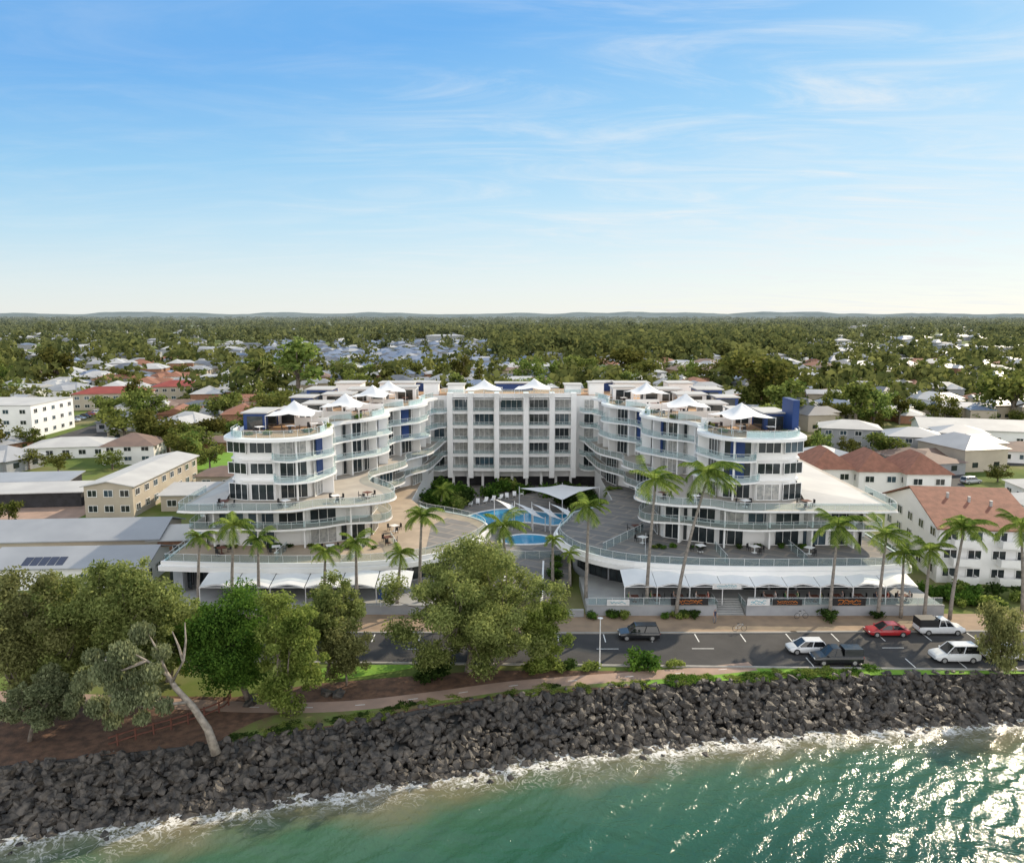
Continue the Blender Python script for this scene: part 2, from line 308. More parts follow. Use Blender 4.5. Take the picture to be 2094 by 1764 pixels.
for k in range(40):
    a=NR.uniform(-.9,.9)-1.25; lam=NR.choice([.6,.8,1.0,1.4,2.0,3.0,4.4]); kk=2*math.pi/lam; ph=NR.uniform(0,6.28)
    ZZ+= .0058*lam*np.sin(kk*(XX*math.cos(a)+YY*math.sin(a))+ph+.9*np.sin(.23*XX+ph)+.8*np.sin(.31*YY+2*ph))
damp=np.clip((78-YY)/10,0.3,1)*np.where((YY<43)|(np.abs(XX)>70),0,1)
V=np.stack([XX,YY,SEA+ZZ*damp],-1).reshape(-1,3); h_,w_=XX.shape; ii=np.arange(h_*w_).reshape(h_,w_)
Fq=np.stack([ii[:-1,:-1],ii[:-1,1:],ii[1:,1:],ii[1:,:-1]],-1).reshape(-1,4)
def seamat():
    m=bpy.data.materials.new('sea_water'); m.use_nodes=True; n,l=nodes(m); b=n['Principled BSDF']
    g=n.new('ShaderNodeNewGeometry'); at=n.new('ShaderNodeAttribute'); at.attribute_name='shore'
    def N(sc,d=4,dist=0):
        t=n.new('ShaderNodeTexNoise'); t.inputs['Scale'].default_value=sc; t.inputs['Detail'].default_value=d; t.inputs['Distortion'].default_value=dist; l.new(g.outputs['Position'],t.inputs['Vector']); return t.outputs['Fac']
    def mt(op,a,b=None,c=None):
        q=n.new('ShaderNodeMath'); q.operation=op
        for i,v in enumerate((a,b,c)):
            if v is None: continue
            if isinstance(v,(int,float)): q.inputs[i].default_value=v
            else: l.new(v,q.inputs[i])
        return q.outputs[0]
    d=mt('ADD',at.outputs['Fac'],mt('MULTIPLY_ADD',N(.12,3),10.,-5.))
    r=n.new('ShaderNodeValToRGB'); e=r.color_ramp.elements; e[0].position=0; e[0].color=(.20,.17,.11,1); e[1].position=1; e[1].color=(.012,.055,.036,1)
    for p,c in((.16,(.13,.135,.08,1)),(.32,(.05,.115,.07,1)),(.6,(.026,.092,.058,1))): k=e.new(p);k.color=c
    l.new(mt('MULTIPLY',d,1/20.),r.inputs[0])
    fd=mt('ADD',at.outputs['Fac'],mt('MULTIPLY_ADD',N(.2,4,1.),8.,-4.6))
    band=n.new('ShaderNodeMapRange'); band.inputs['From Min'].default_value=2.0; band.inputs['From Max'].default_value=.3; l.new(fd,band.inputs['Value'])
    fn=n.new('ShaderNodeMapRange'); fn.inputs['From Min'].default_value=.42; fn.inputs['From Max'].default_value=.58; l.new(N(2.4,8,1.2),fn.inputs['Value'])
    lace=mt('ABSOLUTE',mt('SUBTRACT',N(.7,6,1.5),.5)); lr=n.new('ShaderNodeMapRange'); lr.inputs['From Min'].default_value=.03; lr.inputs['From Max'].default_value=0; l.new(lace,lr.inputs['Value'])
    b2=n.new('ShaderNodeMapRange'); b2.inputs['From Min'].default_value=4.2; b2.inputs['From Max'].default_value=.6; b2.inputs['To Max'].default_value=.75; l.new(fd,b2.inputs['Value'])
    edge=n.new('ShaderNodeMapRange'); edge.inputs['From Min'].default_value=2.0; edge.inputs['From Max'].default_value=1.15; l.new(mt('ADD',at.outputs['Fac'],mt('MULTIPLY_ADD',N(.9,4,.5),1.8,-.8)),edge.inputs['Value'])
    foam=mt('MINIMUM',mt('ADD',mt('MULTIPLY',mt('MAXIMUM',band.outputs[0],edge.outputs[0]),fn.outputs[0]),mt('MULTIPLY',b2.outputs[0],lr.outputs[0])),1.)
    x=n.new('ShaderNodeMix'); x.data_type='RGBA'; x.inputs['B'].default_value=(.70,.69,.66,1); l.new(foam,x.inputs['Factor']); l.new(r.outputs[0],x.inputs['A']); l.new(x.outputs['Result'],b.inputs['Base Color'])
    l.new(mt('MULTIPLY_ADD',foam,.6,.11),b.inputs['Roughness']); b.inputs['IOR'].default_value=1.36
    bp=n.new('ShaderNodeBump'); bp.inputs['Strength'].default_value=1.; bp.inputs['Distance'].default_value=.07
    l.new(mt('ADD',N(2.4,4,.6),mt('MULTIPLY',N(7.,3,.4),.3)),bp.inputs['Height']); l.new(bp.outputs[0],b.inputs['Normal'])
    return m
M['sea']=seamat()
me=npmesh('sea',V,Fq,['sea']); at=me.attributes.new('shore','FLOAT','POINT'); at.data.foreach_set('value',dist.ravel().astype(np.float32)); me.polygons.foreach_set('use_smooth',[True]*len(Fq))
tag(link('sea',me),kind='structure')
# rocks
def rockproto(seed):
    r=random.Random(seed); bm=bmesh.new()
    for k in range(18):
        v=Vector((r.gauss(0,1),r.gauss(0,1),r.gauss(0,1))).normalized(); v*=r.uniform(.72,1.1); bm.verts.new((v.x*.64,v.y*.54,v.z*.46))
    bm.verts.ensure_lookup_table()
    bmesh.ops.convex_hull(bm,input=list(bm.verts)); bm.verts.index_update(); bm.verts.ensure_lookup_table()
    used=[v for v in bm.verts if v.link_faces]; ix={v:i for i,v in enumerate(used)}
    vs=[tuple(v.co) for v in used]; fs=[]
    for f in bm.faces:
        q=[ix[v] for v in f.verts]
        for i in range(1,len(q)-1): fs.append((q[0],q[i],q[i+1]))
    bm.free(); vs=np.array(vs); fs=np.array(fs); return npmesh('boulder',vs,fs,['rock'],None,True),vs,fs
RPX=[rockproto(s) for s in range(14)]; RP=[p[0] for p in RPX]; RA=[(p[1],p[2]) for p in RPX]
rocks=[]
x=-62.
while x<78:
    yt,yb=topY(x),watY(x); L=yt-yb+1.1
    for k in range(25):
        s=R.random(); y=yt+.1-s*L+R.uniform(-.2,.2); z=-.2-(s*L)/(L-1.1)*2.75+R.uniform(-.22,.25); sc=R.choice([.35,.45,.5,.6,.7,.8,.9,1.1])*R.uniform(.85,1.15)
        if z<SEA-.45: z=SEA-.3
        rocks.append((x+R.uniform(-.4,.4),y,z,sc,R.randrange(14),(R.uniform(-.9,.9),R.uniform(-.9,.9),R.uniform(0,6.3))))
    x+=.42
for i in range(70): x=R.uniform(-45,60); rocks.append((x,watY(x)-R.uniform(1.2,2.4),SEA-R.uniform(.05,.3),R.uniform(.35,.75),R.randrange(14),(R.uniform(-.8,.8),R.uniform(-.8,.8),R.uniform(0,6.3))))
rocks.sort(key=lambda r:-(r[3]/DEP(r[1],r[2]))*(1 if abs(PROJ(*r[:3])[0]-CX)<1040 and PROJ(*r[:3])[1]<1750 else 0)-r[2]*.0008)
for i,(x,y,z,sc,k,rt) in enumerate(rocks[:300]):
    o=link('boulder',RP[k],None,(x,y,z),0,sc); o.rotation_euler=rt; tag(o,'large dark grey basalt boulder among others on the seawall slope','boulder','boulders of the seawall')
VV=[];FF=[];off=0
for x,y,z,sc,k,rt in rocks[300:]:
    v,f=RA[k]; from_e=np.array(Matrix.Rotation(rt[2],3,'Z')@Matrix.Rotation(rt[1],3,'Y')@Matrix.Rotation(rt[0],3,'X')); VV.append(v@from_e.T*sc+np.array([x,y,z])); FF.append(f+off); off+=len(v)
tag(link('seawall_rocks',npmesh('seawall_rocks',np.concatenate(VV),np.concatenate(FF),['rock'],None,True)),'mass of smaller dark rocks filling the seawall','rocks',kind='stuff')
# road, pavement, paths
def W(pts,z=0): return [G(a,b,z) for a,b in pts]
RN=[(-300,79.5),(-60,79.5),(-18,79.),(0,78.6),(22,78.),(50,77.3),(90,76.6),(300,74)]
RFy=[(-300,86.8),(-40,86.8),(0,86.6),(30,86.8),(60,87.2),(300,89)]
g=MB(); g.sheet(smooth(RN,6)+smooth(RFy,4)[::-1],.02); tag(g.build('road','asphalt'),kind='structure')
fy=lambda x:float(np.interp(x,[p[0] for p in RFy],[p[1] for p in RFy])); ny=lambda x:float(np.interp(x,[p[0] for p in RN],[p[1] for p in RN]))
g=MB()
for i in range(-20,24):
    x=i*5.2
    if i%2==0: g.box((x,fy(x)-4.2,.026),(2.4,.12,.004))
    if i>-4: g.box((x,fy(x)-1.3,.026),(.12,2.2,.004))
    if i>5: g.box((x,ny(x)+1.4,.026),(.12,2.2,.004))
g.build('road_marking','paint')['kind']='structure'
g=MB(); g.strip([(p[0],p[1]+.1) for p in smooth(RFy,4)],0,.14,.3); g.strip([(p[0],p[1]-.1) for p in smooth(RN,6)],0,.14,.3); g.build('kerb','kerb')['kind']='structure'
g=MB(); sp=smooth(RFy,4); g.prism([(p[0],p[1]+.26) for p in sp]+[(300,92.5),(-300,92.5)],0,.13); g.build('pavement','paver')['kind']='structure'
g=MB(); g.sheet(W([(-60,1440),(180,1420),(480,1425),(640,1398),(800,1385),(1000,1370),(1380,1372),(1300,1404),(1100,1416),(900,1442),(700,1482),(400,1523),(0,1566),(-60,1574)]),.01); g.build('mulch_bed','mulch')['kind']='structure'
pc=smooth(W([(1540,1362),(1420,1374),(1250,1386),(1050,1402),(880,1425),(700,1444),(520,1446),(300,1436),(60,1425),(-200,1420)]),5)
g=MB(); g.sheet(offs(pc,1.0)+offs(pc,-1.0)[::-1],.035); tag(g.build('footpath','path'),kind='structure')
g=MB()
for i in range(3,len(pc)-1,3):
    a,b=pc[i],pc[i+1]; g.box((a[0],a[1],.041),(.9,.09,.004),math.atan2(b[1]-a[1],b[0]-a[0]))
g.build('footpath_marking','paint')['kind']='structure'
g=MB(); g.sheet(smooth(W([(630,1392),(640,1370),(720,1361),(850,1359),(840,1366),(760,1380),(700,1388),(630,1392)]),4),.028); tag(g.build('lawn','lawn'),kind='structure')
g=MB(); g.sheet(smooth(W([(1300,1394),(1420,1381),(1560,1366),(2200,1369),(2200,1376),(1800,1380),(1560,1388),(1300,1400)]),4),.03); tag(g.build('lawn','lawn'),kind='structure')
M['rough']=mat('rough_grass',(.14,.20,.04),(.15,.115,.055),.6,.95,.5,10)
g=MB(); g.sheet(smooth(W([(470,1500),(560,1462),(680,1450),(760,1448),(900,1428),(1080,1406),(1300,1392),(1300,1400),(1100,1414),(900,1439),(700,1479),(560,1500),(470,1513)]),3),.03); tag(g.build('grass_verge','rough'),kind='structure')
def hillrow(Y,h0,h1,sc,seed):
    xs=np.linspace(-Y*.9,Y*.9,200); p=[(x,Y,-5) for x in xs]+[(x,Y+300,h0+h1*max(0,noise.fractal(Vector((x*sc,seed,0)),.8,2.2,6)+.35)) for x in xs]+[(x,Y+900,-5) for x in xs]; n=200
    return p,[(i,i+1,n+i+1,n+i) for i in range(n-1)]+[(n+i,n+i+1,2*n+i+1,2*n+i) for i in range(n-1)]
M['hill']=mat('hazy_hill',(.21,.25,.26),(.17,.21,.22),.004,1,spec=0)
g=MB(); g.add(*hillrow(7200,30,22,.0012,3)); g.add(*hillrow(9500,38,38,.0008,9)); g.build('hills','hill')['kind']='structure'
# ---------------------------------------------------------------- windows
WC={}
def winmesh(w,h,nm,gm,ft='whitetrim'):
    k=(round(w,1),round(h,1),nm,gm,ft)
    if k not in WC:
        w,h=k[0],k[1]; a=MB(); a.box((0,-.02,h/2),(w,.06,h)); f=MB()
        t=.09
        for X in [-w/2+t/2+(w-t)*i/nm for i in range(nm+1)]: f.box((X,-.05,h/2),(t if abs(abs(X)-w/2+t/2)<.01 else .06,.08,h))
        for Z in (t/2,h-t/2): f.box((0,-.053,Z),(w-.002,.08,t))
        WC[k]=(a.mesh('window',gm),f.mesh('frame',ft))
    return WC[k]
def window(parent,p,nrm,z,w,h,nm=2,gm='glass',ft='whitetrim'):
    a,b=winmesh(w,h,nm,gm,ft); L=parent.location; o=link('window',a,parent,(p[0]-L[0],p[1]-L[1],z-L[2]),math.atan2(nrm[0],-nrm[1])); link('frame',b,o); return o
def along(pl,step,start=0,end=None):
    P=[Vector(p[:2]) for p in pl]; S=[0]
    for a,b in zip(P,P[1:]): S.append(S[-1]+(b-a).length)
    T=S[-1] if end is None else min(end,S[-1]); n=max(1,int((T-start)/step)); st=(T-start)/n; out=[]
    for i in range(n):
        s=start+(i+.5)*st; k=max(j for j in range(len(S)-1) if S[j]<=s); t=(s-S[k])/(S[k+1]-S[k]+1e-9); p=P[k].lerp(P[k+1],t); d=(P[k+1]-P[k]).normalized()
        out.append((p,Vector((d.y,-d.x)),st))
    return out
GM=['glass','glass','glass3','glass2','glass']
def glaze(parent,pl,z,h,step,fill=.86,nm=3,rnd=R):
    for p,nr,st in along(pl,step):
        if rnd.random()<.95: window(parent,(p.x+nr.x*.03,p.y+nr.y*.03),nr,z,st*fill,h,nm,rnd.choice(GM))
def rail(parent,pl,z,h=1.0,name='railing'):
    g=MB(); g.strip(pl,z+.08,z+h-.04,.02,0); g.strip(pl,z+h-.04,z+h,.05,1)
    for p,nr,st in along(pl,1.8): g.box((p.x,p.y,z+h/2),(.04,.04,h-.02),0,1)
    return g.build(name,['rail','pole'],parent)
# ---------------------------------------------------------------- resort wings
Z1,Z2,Z3,Z4,Z5,ZR=5.0,7.9,10.8,13.7,16.6,19.5
U=[(-39.8,112),(-39,106.6),(-36,104.3),(-31,104.1),(-27.2,106.4),(-25.4,111.5),(-26.8,117.5),(-26.2,121.5),(-22.7,125.4),(-20.3,131),(-21.4,136),(-20.4,139.8),(-17.1,143.6),(-15.8,148),(-16.4,152.5),(-14.8,158)]
Wf=[(-39,112),(-38.4,108.2),(-36.6,106.9),(-32.3,106.7)]
Wb=[(-32.1,107.5),(-28.0,109.3),(-27.2,113),(-28.9,118),(-28.1,123),(-24.7,127),(-22.6,131.5),(-23.5,136.6),(-22.4,141),(-19.2,145),(-18,149),(-18.4,153.3),(-16.6,158)]
E=[(-32.4,106.4),(-31.6,104.9),(-29.2,104.6),(-26.6,106.8),(-25.2,111.5),(-26.9,117),(-26.4,121.5),(-22.6,125.4),(-20.1,130.8),(-21.6,136),(-20.6,139.8),(-17.0,143.6),(-15.6,148),(-16.5,152.5),(-14.9,158)]
WLf=[(-42,112),(-41.8,106.2),(-39.5,105),(-30,105),(-25,106.4),(-20.4,109)]
WLb=[(-20.2,109.6),(-20,113.5),(-23,118.5),(-25,124),(-21.6,129.5),(-20.3,134),(-21,140),(-17.6,145),(-16.8,150),(-15.8,158)]
E3=[(-44,112),(-43.8,102.5),(-42.4,100.8),(-36,100.9),(-29,101.2),(-25.5,103.4),(-21,104.3),(-17.2,106.6),(-16.3,109.6),(-18,114.5),(-21.6,119.5),(-22,124),(-19.2,129),(-17.8,133),(-18.4,138),(-15.2,144),(-14.3,150),(-13.6,158)]
E2=[(-43.6,112),(-43.2,104),(-41.8,102.4),(-36,102.8),(-31,102.2),(-26,103.6),(-22.5,105.8),(-18,106.9),(-16.9,109.8),(-18.4,114.5),(-21.8,119.5),(-22.6,124),(-19.6,129),(-18.2,133),(-18.6,138),(-15.4,144),(-14.5,150),(-13.8,158)]
def wing(side):
    def T(p,low=False):
        if side<0: return list(p)
        return [(.9-x if (x>-30 or not low) else .9+30+(-x-30)*1.42,y) for x,y in p][::-1]
    bx=-32 if side<0 else 33
    nm='left' if side<0 else 'right'
    B=empty('apartment_wing','white curved apartment wing with stacked balconies on the %s of the pool court'%nm,'apartment building',(bx,128,0))
    rr=random.Random(3 if side<0 else 8)
    s=lambda p,low=False:smooth(T(p,low),5)
    def poly(pl,x,low=False):
        b=T([(x,158)],low); return pl+b if side<0 else b+pl
    wf,wb=s(Wf),s(Wb); up=(wf+wb) if side<0 else (wb+wf)
    g=MB(); g.prism(poly(up,-39),Z3+.01,ZR-.3); g.build('wall','white',B)
    wlf,wlb=s(WLf,True),s(WLb,True); lo=(wlf+wlb) if side<0 else (wlb+wlf)
    g=MB(); g.prism(poly(lo,-42,True),.2,Z3-.36); g.build('lower_wall','white',B)
    for z,Ed,om,low in((Z2,E2,-43.6,True),(Z3,E3,-44,True)):
        e=s(Ed,low); g=MB(); g.prism(poly(e,om,low),z-.26,z,0,1); g.build('balcony_slab',['whitetrim','beigedeck'],B); rail(B,offs(e,-.15),z)
    for z,a in((Z4,.25),(Z5,0.)):
        e=[(p[0],p[1]) for p in s(E)]
        e=[(p[0]+.35*math.sin(i*.55+z)*(1 if 0<i<len(e)-1 else 0),p[1]) for i,p in enumerate(e)]
        e=offs(e,a-.1)
        fl=T([(-39.25,158),(-39.25,112),(-38.65,108),(-36.7,106.6)])
        g=MB(); g.prism((fl+e) if side<0 else (e+fl),z-.2,z); g.build('balcony_slab','whitetrim',B); rail(B,offs(e,-.12),z)
    def fin(p,nr,d,z,w_=1.7):
        q=p+nr*d; g=MB(); g.box((q.x,q.y,z+1.3),(.22,w_,2.56),math.atan2(nr.x,-nr.y)); g.build('balcony_divider','white',B)
    for z in (Z3,Z4,Z5):
        glaze(B,wf,z+(.05 if z==Z3 else .75),2.3 if z==Z3 else 1.6,3.3,.92,3,rr); glaze(B,wb,z+.04,2.45,3.9,.9,4,rr)
        for p,nr,st in along(wb,4.6): fin(p,nr,.85,z)
    for i,(p,nr,st) in enumerate(along(wb,4.)):
        if i%3==1:
            for z in (Z4,Z5): g=MB(); g.box((p.x+nr.x*.12,p.y+nr.y*.12,z+1.25),(1.9,.2,2.46),math.atan2(nr.x,-nr.y)); g.build('blue_panel','blue',B)
    for z in (Z1,Z2):
        glaze(B,wlf,z+.04,2.35,3.6,.88,3,rr); glaze(B,wlb,z+.04,2.3,5.2,.8,4,rr)
        for p,nr,st in along(wlf,5.4): fin(p,nr,.85,z,1.7)
    e=s(E3,True); g=MB(); a_=offs(e,.1); b_=offs(e,-.9); n=len(e); g.add([(p[0],p[1],Z3-.26) for p in a_]+[(p[0],p[1],Z3-.6) for p in b_],[(i,i+1,n+i+1,n+i) for i in range(n-1)]); g.build('soffit','whitetrim',B)
    ox=-43.4 if side<0 else 50.0; ix=-39.15 if side<0 else 40.05; dx=1 if side<0 else -1
    g=MB(); lo_,hi=Z3+.05,Z3+1.1; g.add([(ox,103.8,lo_),(ox,150,lo_),(ix,150,hi),(ix,109.5,hi),(ix+dx*.6,103.8,lo_)],[(0,1,2,3),(0,3,4)]); g.build('skirt_roof','roofwhite',B)
    u=s(U); R_=MB(); R_.prism(poly(u,-39.8),ZR-.26,ZR+.16); R_.build('roof',['whitetrim'],B)
    d=MB(); d.prism(poly(offs(u,-1.5),-38.4),ZR+.1,ZR+.24); d.build('roof_deck','deck',B)
    ui=offs(u,-1.3); m_=len(ui)
    for a,b in((.02,.14),(.32,.43),(.56,.64),(.78,.97)):
        g=MB(); g.strip(ui[int(a*m_):int(b*m_)],ZR+.15,ZR+1.0,.22); g.build('parapet','white',B)
    rail(B,offs(u,-.95),ZR+.16,1.05)
    k=lambda x:x if side<0 else .9-x
    def room(x,y,w_,d_,h_,m='white',nm_='roof_room'):
        g=MB(); g.box((k(x),y,ZR+.2+h_/2),(w_,d_,h_)); o=g.build(nm_,m,B); tr=MB(); tr.box((k(x),y,ZR+.2+h_+.09),(w_+.6,d_+.6,.18)); link('flat_roof',tr.mesh('flat_roof','roofwhite',tuple(B.location)),o)
        for nr in((0,-1),(1 if side<0 else -1,0)):
            wd=w_ if nr[0]==0 else d_; a,b=winmesh(wd*.7,1.9,3,'glass'); L=B.location; link('window',a,o,(k(x)+nr[0]*w_/2-L[0],y+nr[1]*d_/2-L[1],ZR+.3),math.atan2(nr[0],-nr[1]))
    for a in((-36.6,115.5,3.2,6,2.4),(-36,138,3.6,4.5,2.2),(-36,151,4.5,6,2.4)): room(*a,'blue','blue_roof_room')
    for a in((-33.6,121,3.0,4,2.1),(-31.5,129,3.6,5,2.1),(-31,143,5,5,2.2),(-24.5,146.5,3,4,2.1),(-20.5,155,4,4.5,2.4),(-29,153,4,5,2.2)): room(*a)
    for a in((-29.5,116.5,5,.2),(-28.5,124.5,6.5,.2),(-25.5,135,7,.2),(-22.5,142.3,6,.2)):
        g=MB(); g.box((k(a[0]),a[1],ZR+.85),(a[2],a[3],1.25)); g.build('terrace_wall','white',B)
    if side>0:
        g=MB(); g.box((39.2,111.5,ZR+2.5),(.9,4.4,4.6)); g.build('blue_fin_wall','blue',B)
    return B
LW=wing(-1); RW=wing(1)
# podium
def podium(side,pl,label,mt):
    bx=-25 if side<0 else 28; B=empty('podium',label,'podium',(bx,115,0))
    g=MB(); g.prism(pl,Z1-.4,Z1,0,1); g.build('deck_slab',['white',mt],B)
    fr=[p for p in pl if p[1]<128]
    if area(pl)<0: fr=fr[::-1]
    g=MB(); g.strip(offs(fr,-.12),Z1-.7,Z1+.15,.26); g.strip(offs(fr,.2),Z1-1.05,Z1-.4,.3); g.build('fascia','white',B)
    rail(B,offs(fr,-.5),Z1+.02,1.0)
    g=MB(); inn=offs(fr,-2.6); g.strip(inn,.1,Z1-.4,.3); g.build('shopfront_wall','greywall',B)
    for p,nr,st in along(inn,3.4):
        if p.y<106: window(B,(p.x+nr.x*.16,p.y+nr.y*.16),nr,1.35,st*.9,2.5,3,'glass','black')
    return B
PL=smooth([(-44.5,112),(-44.3,99),(-43,97.4),(-30,96.6),(-20,97),(-13,99),(-8,103),(-4.6,109),(-3.4,114),(-5,118.5),(-9,122.5),(-14,126),(-17,132)],4)+[(-17,150),(-44.5,150)]
PR=[(50.5,150),(17,150),(17,132),(14,127)]+smooth([(9.6,123),(8.2,118),(6.4,112.5),(6.8,107),(9.5,101.5),(15.5,97.2),(27,95.4),(40,95.4),(48.5,96.2),(50.4,99),(50.5,112)],4)
podium(-1,PL,'white curved podium under the left apartment wing with tan terrace','tandeck'); podium(1,PR,'white curved podium under the right apartment wing with grey patterned terrace','paving')
g=MB(); g.sheet([(-11.5,103),(-8.5,106),(-5.8,110),(-5,114),(-6.5,117),(-10,120),(-12,115)],Z1+.02); o=g.build('terrace_paving','paving'); o['kind']='structure'
for i,(x0_,y0_,x1_,y1_) in enumerate(((-30,97.5,-30,103),(-20.5,98,-19.5,107),(-14.5,100,-17,108),(17,98.5,18.5,107),(27,96.5,27,103),(37,96.5,37,103.5),(12,102,19,112))):
    rail(empty('glass_screen','low glass screen on the %s podium terrace, %s from the left on its side'%('left' if i<3 else 'right',('first','second','third','second','third','fourth','first')[i]),'screen',((x0_+x1_)/2,(y0_+y1_)/2,Z1)),[(x0_,y0_),((x0_+x1_)/2,(y0_+y1_)/2),(x1_,y1_)],Z1+.02,1.2,'panel')
def xat(px,Y,z): return (px-CX)/F*DEP(Y,z)
g=MB(); g.prism([(9,92.2),(24.6,92.2),(24.6,95),(28.2,95),(28.2,92.2),(52,92.2),(52,100),(9,103)],0,1.28); g.build('cafe_deck','concrete')['kind']='structure'
g=MB(); g.prism([(-45,92.6),(-8,92.6),(-8,104),(-45,100)],0,1.1); g.build('cafe_deck','concrete')['kind']='structure'
def wallthing(name,label,cat,pl,z0,z1,t,m,cap=None):
    c=pl[len(pl)//2]; B=empty(name,label,cat,(c[0],c[1],0)); g=MB(); g.strip(pl,z0,z1,t); g.build('wall',m,B)
    if cap: g=MB(); g.strip(pl,z1+.001,z1+.12,t+.12); g.build('coping',cap,B)
    return B
wallthing('retaining_wall','grey retaining wall with banners right of the cafe steps','wall',[(28.2,92),(40,92),(52,92)],0,1.35,.3,'greywall','concrete')
wallthing('retaining_wall','grey retaining wall between the cafe steps and the court entrance','wall',[(9,92),(17,92),(24.6,92)],0,1.35,.3,'greywall','concrete')
wallthing('retaining_wall','low grey wall at the court entrance behind the big street tree','wall',[(-7,91.6),(2,91.4),(8.6,91.6)],0,.9,.3,'greywall','concrete')
wallthing('retaining_wall','grey wall under the left cafe behind the trees','wall',[(-45,92.4),(-26,92.4),(-7.6,92.4)],0,1.2,.3,'greywall','concrete')
B=empty('staircase','concrete steps climbing to the cafe deck between two grey walls','stairs',(26.4,92,0))
g=MB()
for i in range(8): g.box((26.4,92+i*.38+.19,(i+1)*.16/2),(3.4,.38,(i+1)*.16))
g.build('steps','concrete',B); rail(B,[(24.75,92),(24.75,93.5),(24.75,95)],1.0,.9,'handrail'); rail(B,[(28.05,92),(28.05,93.5),(28.05,95)],1.0,.9,'handrail')
ORD=['first','second','third','fourth','fifth','sixth','seventh','eighth','ninth']
def awning(x,w_,y0,y1,z,label,group):
    B=empty('awning',label,'awning',(x,y0,1.2),0,group); g=MB(); vs=[];N=8
    for j in range(5):
        v=j/4
        for i in range(N+1):
            u=i/N; a=abs(2*u-1); zz=z+.3*(1-a**1.4)*(1-.3*v)+.8*v
            vs.append((x-w_/2+u*w_,y0+(y1-y0)*v+.35*(1-v)*(1-a*a),zz))
    fs=[(j*(N+1)+i,j*(N+1)+i+1,(j+1)*(N+1)+i+1,(j+1)*(N+1)+i) for j in range(4) for i in range(N)]; g.add(vs,fs)
    g.add([(q[0],q[1]-.02,q[2]-.16) for q in vs[:N+1]]+[(q[0],q[1]-.02,q[2]-.01) for q in vs[:N+1]],[(i,i+1,N+2+i,N+1+i) for i in range(N)])
    g.build('canopy','fabric',B,True)
    p=MB(); p.tube([(x-w_/2+.06,y0+.05,1.2),(x-w_/2+.06,y0+.05,z)],.06); p.build('post','pole',B)
    p=MB(); p.tube([(x-w_/2,y0+.05,z-.04),(x+w_/2,y0+.05,z-.04)],.05,5); p.build('beam','pole',B)
for i in range(9): awning(13.6+i*3.95+1.9,3.9,92.6,96.6,3.5,'white shallow membrane awning, %s from the left along the right cafe front'%ORD[i],'awnings along the cafe fronts')
for i in range(6): awning(-38+i*4.3+2,4.2,93.2,97,3.2,'white shallow membrane awning, %s from the left along the left cafe front'%ORD[i],'awnings along the cafe fronts')
B=empty('balustrade','glass balustrade on the wall along the right cafe deck','balustrade',(40,92,1.4)); rail(B,[(28.4,92),(40,92),(51.8,92)],1.45,.9,'panel')
B=empty('balustrade','glass balustrade on the wall left of the cafe steps','balustrade',(17,92,1.4)); rail(B,[(9.2,92),(17,92),(24.4,92)],1.45,.9,'panel')
M['orange']=mat('orange_print',(.7,.22,.03),None,3,.6); M['teal']=mat('teal_print',(.05,.35,.45),None,3,.6)
def banner(px0,px1,z0,z1,bgm,fgm,label,Y=91.72,seed=1,two=True):
    xa,xb=xat(px0,Y,z0),xat(px1,Y,z0); B=empty('banner',label,'banner',((xa+xb)/2,Y,z0)); g=MB(); g.box(((xa+xb)/2,Y,(z0+z1)/2),(xb-xa,.03,z1-z0)); g.build('panel',bgm,B)
    r=random.Random(seed); f=MB(); L=xb-xa; h=z1-z0
    for row in range(2 if two else 1):
        zc=z0+h*(.64 if row==0 and two else .28 if two else .5); pts=[]
        xx=xa+L*.15
        while xx<xb-L*.15:
            pts.append((xx,Y-.03,zc+r.uniform(-.16,.16)*h)); xx+=h*.12
        f.tube(pts,.03*h if row else .045*h,4)
    f.build('lettering',fgm,B)
banner(1241,1287,1.45,2.2,'c_white','teal','white banner with pale blue lettering on the left cafe rail',seed=2,two=False)
banner(1372,1448,1.5,2.35,'black','orange','black banner with orange script just left of the cafe steps',seed=3)
banner(1528,1574,1.45,2.3,'c_white','teal','white banner right of the cafe steps',seed=4)
banner(1580,1640,1.5,2.2,'black','orange','dark banner with orange food pictures beside the white banner',seed=6)
banner(1703,1770,1.45,2.4,'black','orange','black banner with orange script lettering on the right cafe rail',seed=5)
banner(1457,1516,3.3,4.0,'c_white','teal','white cafe sign hung at awning height over the steps',Y=92.3,seed=7)
# ---------------------------------------------------------------- centre block
B=empty('apartment_block','white central apartment block with a five by five grid of recessed balconies','apartment building',(0,166,0)); CB=B
kx=DEP(159,12)/F
X=lambda px:(px-1046)*kx
g=MB(); g.prism([(-40,176),(-40,159),(-14.5,161.5),(14.5,161.5),(40.9,159),(40.9,176)],3.,ZR+.2); g.build('wall','white',B)
fins=[(914,925),(956,967),(1010,1020),(1069,1080),(1122,1133),(1166,1177)]; pro=[0,.3,1.,1.,.3,0]
for (a,b),p in zip(fins,pro):
    g=MB(); xa,xb=X(a),X(b); yf=158.6-p*.8; g.box(((xa+xb)/2,(yf+161.6)/2,(3.3+ZR+1)/2),(xb-xa,161.6-yf,ZR+1-3.3)); g.build('column_fin','white',B)
bays=[(925,956),(967,1010),(1020,1069),(1080,1122),(1133,1166)]; bp=[0,.4,1.1,.4,0]
